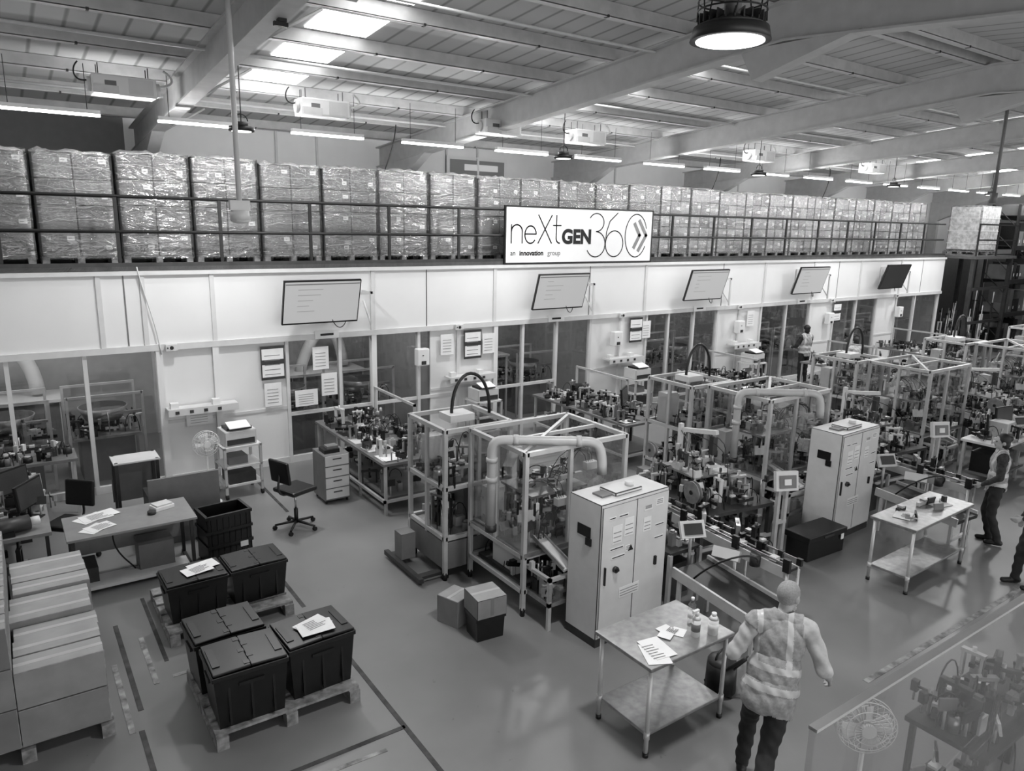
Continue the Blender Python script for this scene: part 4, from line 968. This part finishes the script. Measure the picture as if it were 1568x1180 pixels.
    for s_ in slots: me2.materials.append(s_)
    RTi=RT.transposed(); pel=P['pelvis']
    off=[0]*len(vl)
    for pl in me2.polygons:
        cnt={}
        for vi in pl.vertices: cnt[vl[vi]]=cnt.get(vl[vi],0)+1
        l=max(cnt,key=cnt.get); c=pl.center; lc=RTi@(c-pel)
        if l=='hips' and lc.z>hem*k and vest: l='torso'
        if l=='leg' and hem<-.1 and vest and lc.z>hem*k: l='torso'
        if l in('torso','hips') and lc.z<hem*k: mi_=1
        elif l=='torso':
            mi_=0
            if vest:
                mi_=7
                zz=lc.z/k; xx=abs(lc.x)/k
                if .02<zz<.065 or .17<zz<.215 or (.085<xx<.125 and zz>.2): mi_=8
                if xx>.195 and zz>.3: mi_=0
        elif l=='hips': mi_=1
        elif l=='leg': mi_=1
        elif l=='shoe': mi_=3
        elif l=='sleeve': mi_=0
        elif l=='arm': mi_=0 if pal.get('long') else 2
        elif l=='hair': mi_=4
        elif l=='eye': mi_=5
        elif l=='lip': mi_=6
        else: mi_=2
        pl.material_index=mi_; pl.use_smooth=True
        e={7:.024,8:.025,0:.008,1:.006}.get(mi_,0)
        if l in('skin','neck','eye','hair'): e=0
        for vi in pl.vertices: off[vi]=max(off[vi],e)
    nr=[v.normal.copy() for v in me2.vertices]
    for i,v in enumerate(me2.vertices):
        q=v.co; fold=.006*math.sin(q.z*48+q.x*30)*math.sin(q.x*36+q.y*25) if off[i]>0 else 0
        v.co=q+nr[i]*(off[i]*k+fold)
    return place(me2,name,loc,heading)
def hd(dx,dy): return math.atan2(-dx,dy)
palM=dict(top=SHIRT,leg=TROU,skin=SKIN,shoe=SHOE,hair=HAIRS,long=False)
palW=dict(top=SHIRTD,leg=TROU,skin=SKIN,shoe=SHOE,hair=HAIR,long=True)
palW2=dict(top=SHIRT,leg=TROU,skin=SKIN,shoe=SHOE,hair=HAIR,long=True)
person('walking_man_in_hivis_vest',(4.62,2.95,0),hd(.80,.60),
   dict(pelvis=(-.05,-.10,.95),waist=(-.03,-.06,1.10),hiL=(-.13,-.09,.92),hiR=(.04,-.11,.92),
        knL=(-.16,.12,.54),anL=(-.18,.16,.10),knR=(-.03,-.26,.51),anR=(-.08,-.60,.26),ftR=(0,.75,-.65),
        shL=(-.195,.0,1.43),shR=(.195,.02,1.43),elL=(-.33,-.07,1.18),wrL=(-.29,.16,1.10),elR=(.32,-.06,1.17),wrR=(.38,.13,1.0),head=(.03,.11,1.635),neck=(.0,.04,1.49)),palM,True,.0075,'shaved',-.55,1.80,-.15,1.12)
person('woman_in_hivis_vest',(11.45,4.2,0),hd(-.45,.9),
   dict(elL=(-.25,.0,1.15),wrL=(-.20,.2,1.0),elR=(.27,-.03,1.15),wrR=(.27,.05,.90),knR=(.1,.08,.5),anL=(-.1,-.12,.1)),palW,True,.009,'bun',.2,1.63)
person('standing_worker',(10.40,3.27,0),hd(-.75,.65),
   dict(elL=(-.25,.08,1.17),wrL=(-.2,.32,1.05),elR=(.27,-.03,1.15),wrR=(.27,.05,.90),anR=(.11,.12,.09),knR=(.1,.1,.5)),palW,False,.009,'bun',0,1.68)
person('worker_at_bench',(18.7,12.2,0),hd(.2,1),dict(elL=(-.25,.08,1.17),wrL=(-.2,.3,1.1),elR=(.25,.08,1.17),wrR=(.2,.3,1.1)),palW,True,.014,'bun',0,1.74)
person('seated_worker',(20.6,11.8,-.42),hd(.3,1),dict(elL=(-.25,.08,1.17),wrL=(-.2,.3,1.1),elR=(.25,.08,1.17),wrR=(.2,.3,1.1),knL=(-.1,.42,.95),knR=(.1,.42,.95),anL=(-.1,.42,.55),anR=(.1,.42,.55)),palW2,False,.014,'short',0,1.74)
place(chair(.40),'swivel_chair',(20.6,11.8,0),hd(.3,1))

# ------------------------------------------------------------------ lighting
w=bpy.data.worlds.new('world'); SC.world=w; w.use_nodes=True
w.node_tree.nodes['Background'].inputs['Color'].default_value=(1,1,1,1); w.node_tree.nodes['Background'].inputs['Strength'].default_value=1.9
def area(name,loc,rot,sx,sy,e):
    l=bpy.data.lights.new(name,'AREA'); l.shape='RECTANGLE'; l.size=sx; l.size_y=sy; l.energy=e
    o=bpy.data.objects.new(name,l); o.location=loc; o.rotation_euler=rot; COL.objects.link(o); return o
for x in (3.0,8.7,14.3,20,25.7): area('pendant_light',(x,10.95,5.53),(0,0,0),.25,.25,90)
area('high_bay_light',(4.22,3.56,5.60),(0,0,0),.4,.4,130)
for x in (19,25.5,32): area('high_bay_light',(x,7,5.68),(0,0,0),.3,.3,130)
area('batten_light',(18.5,12.05,5.745),(math.pi/2,0,0),36,.05,620)
area('batten_light',(18.5,11.95,5.745),(-math.pi/2,0,0),36,.05,380)
for x in (-3.6,-1,1.3,5,9,14,19,24.5): area('inner_room_fill',(x,14.0,3.18),(0,0,0),1.2,.6,32)  # unseen fill lights added so the rooms show through the windows
SC.view_settings.view_transform='Standard'; SC.view_settings.look='None'; SC.view_settings.exposure=.15
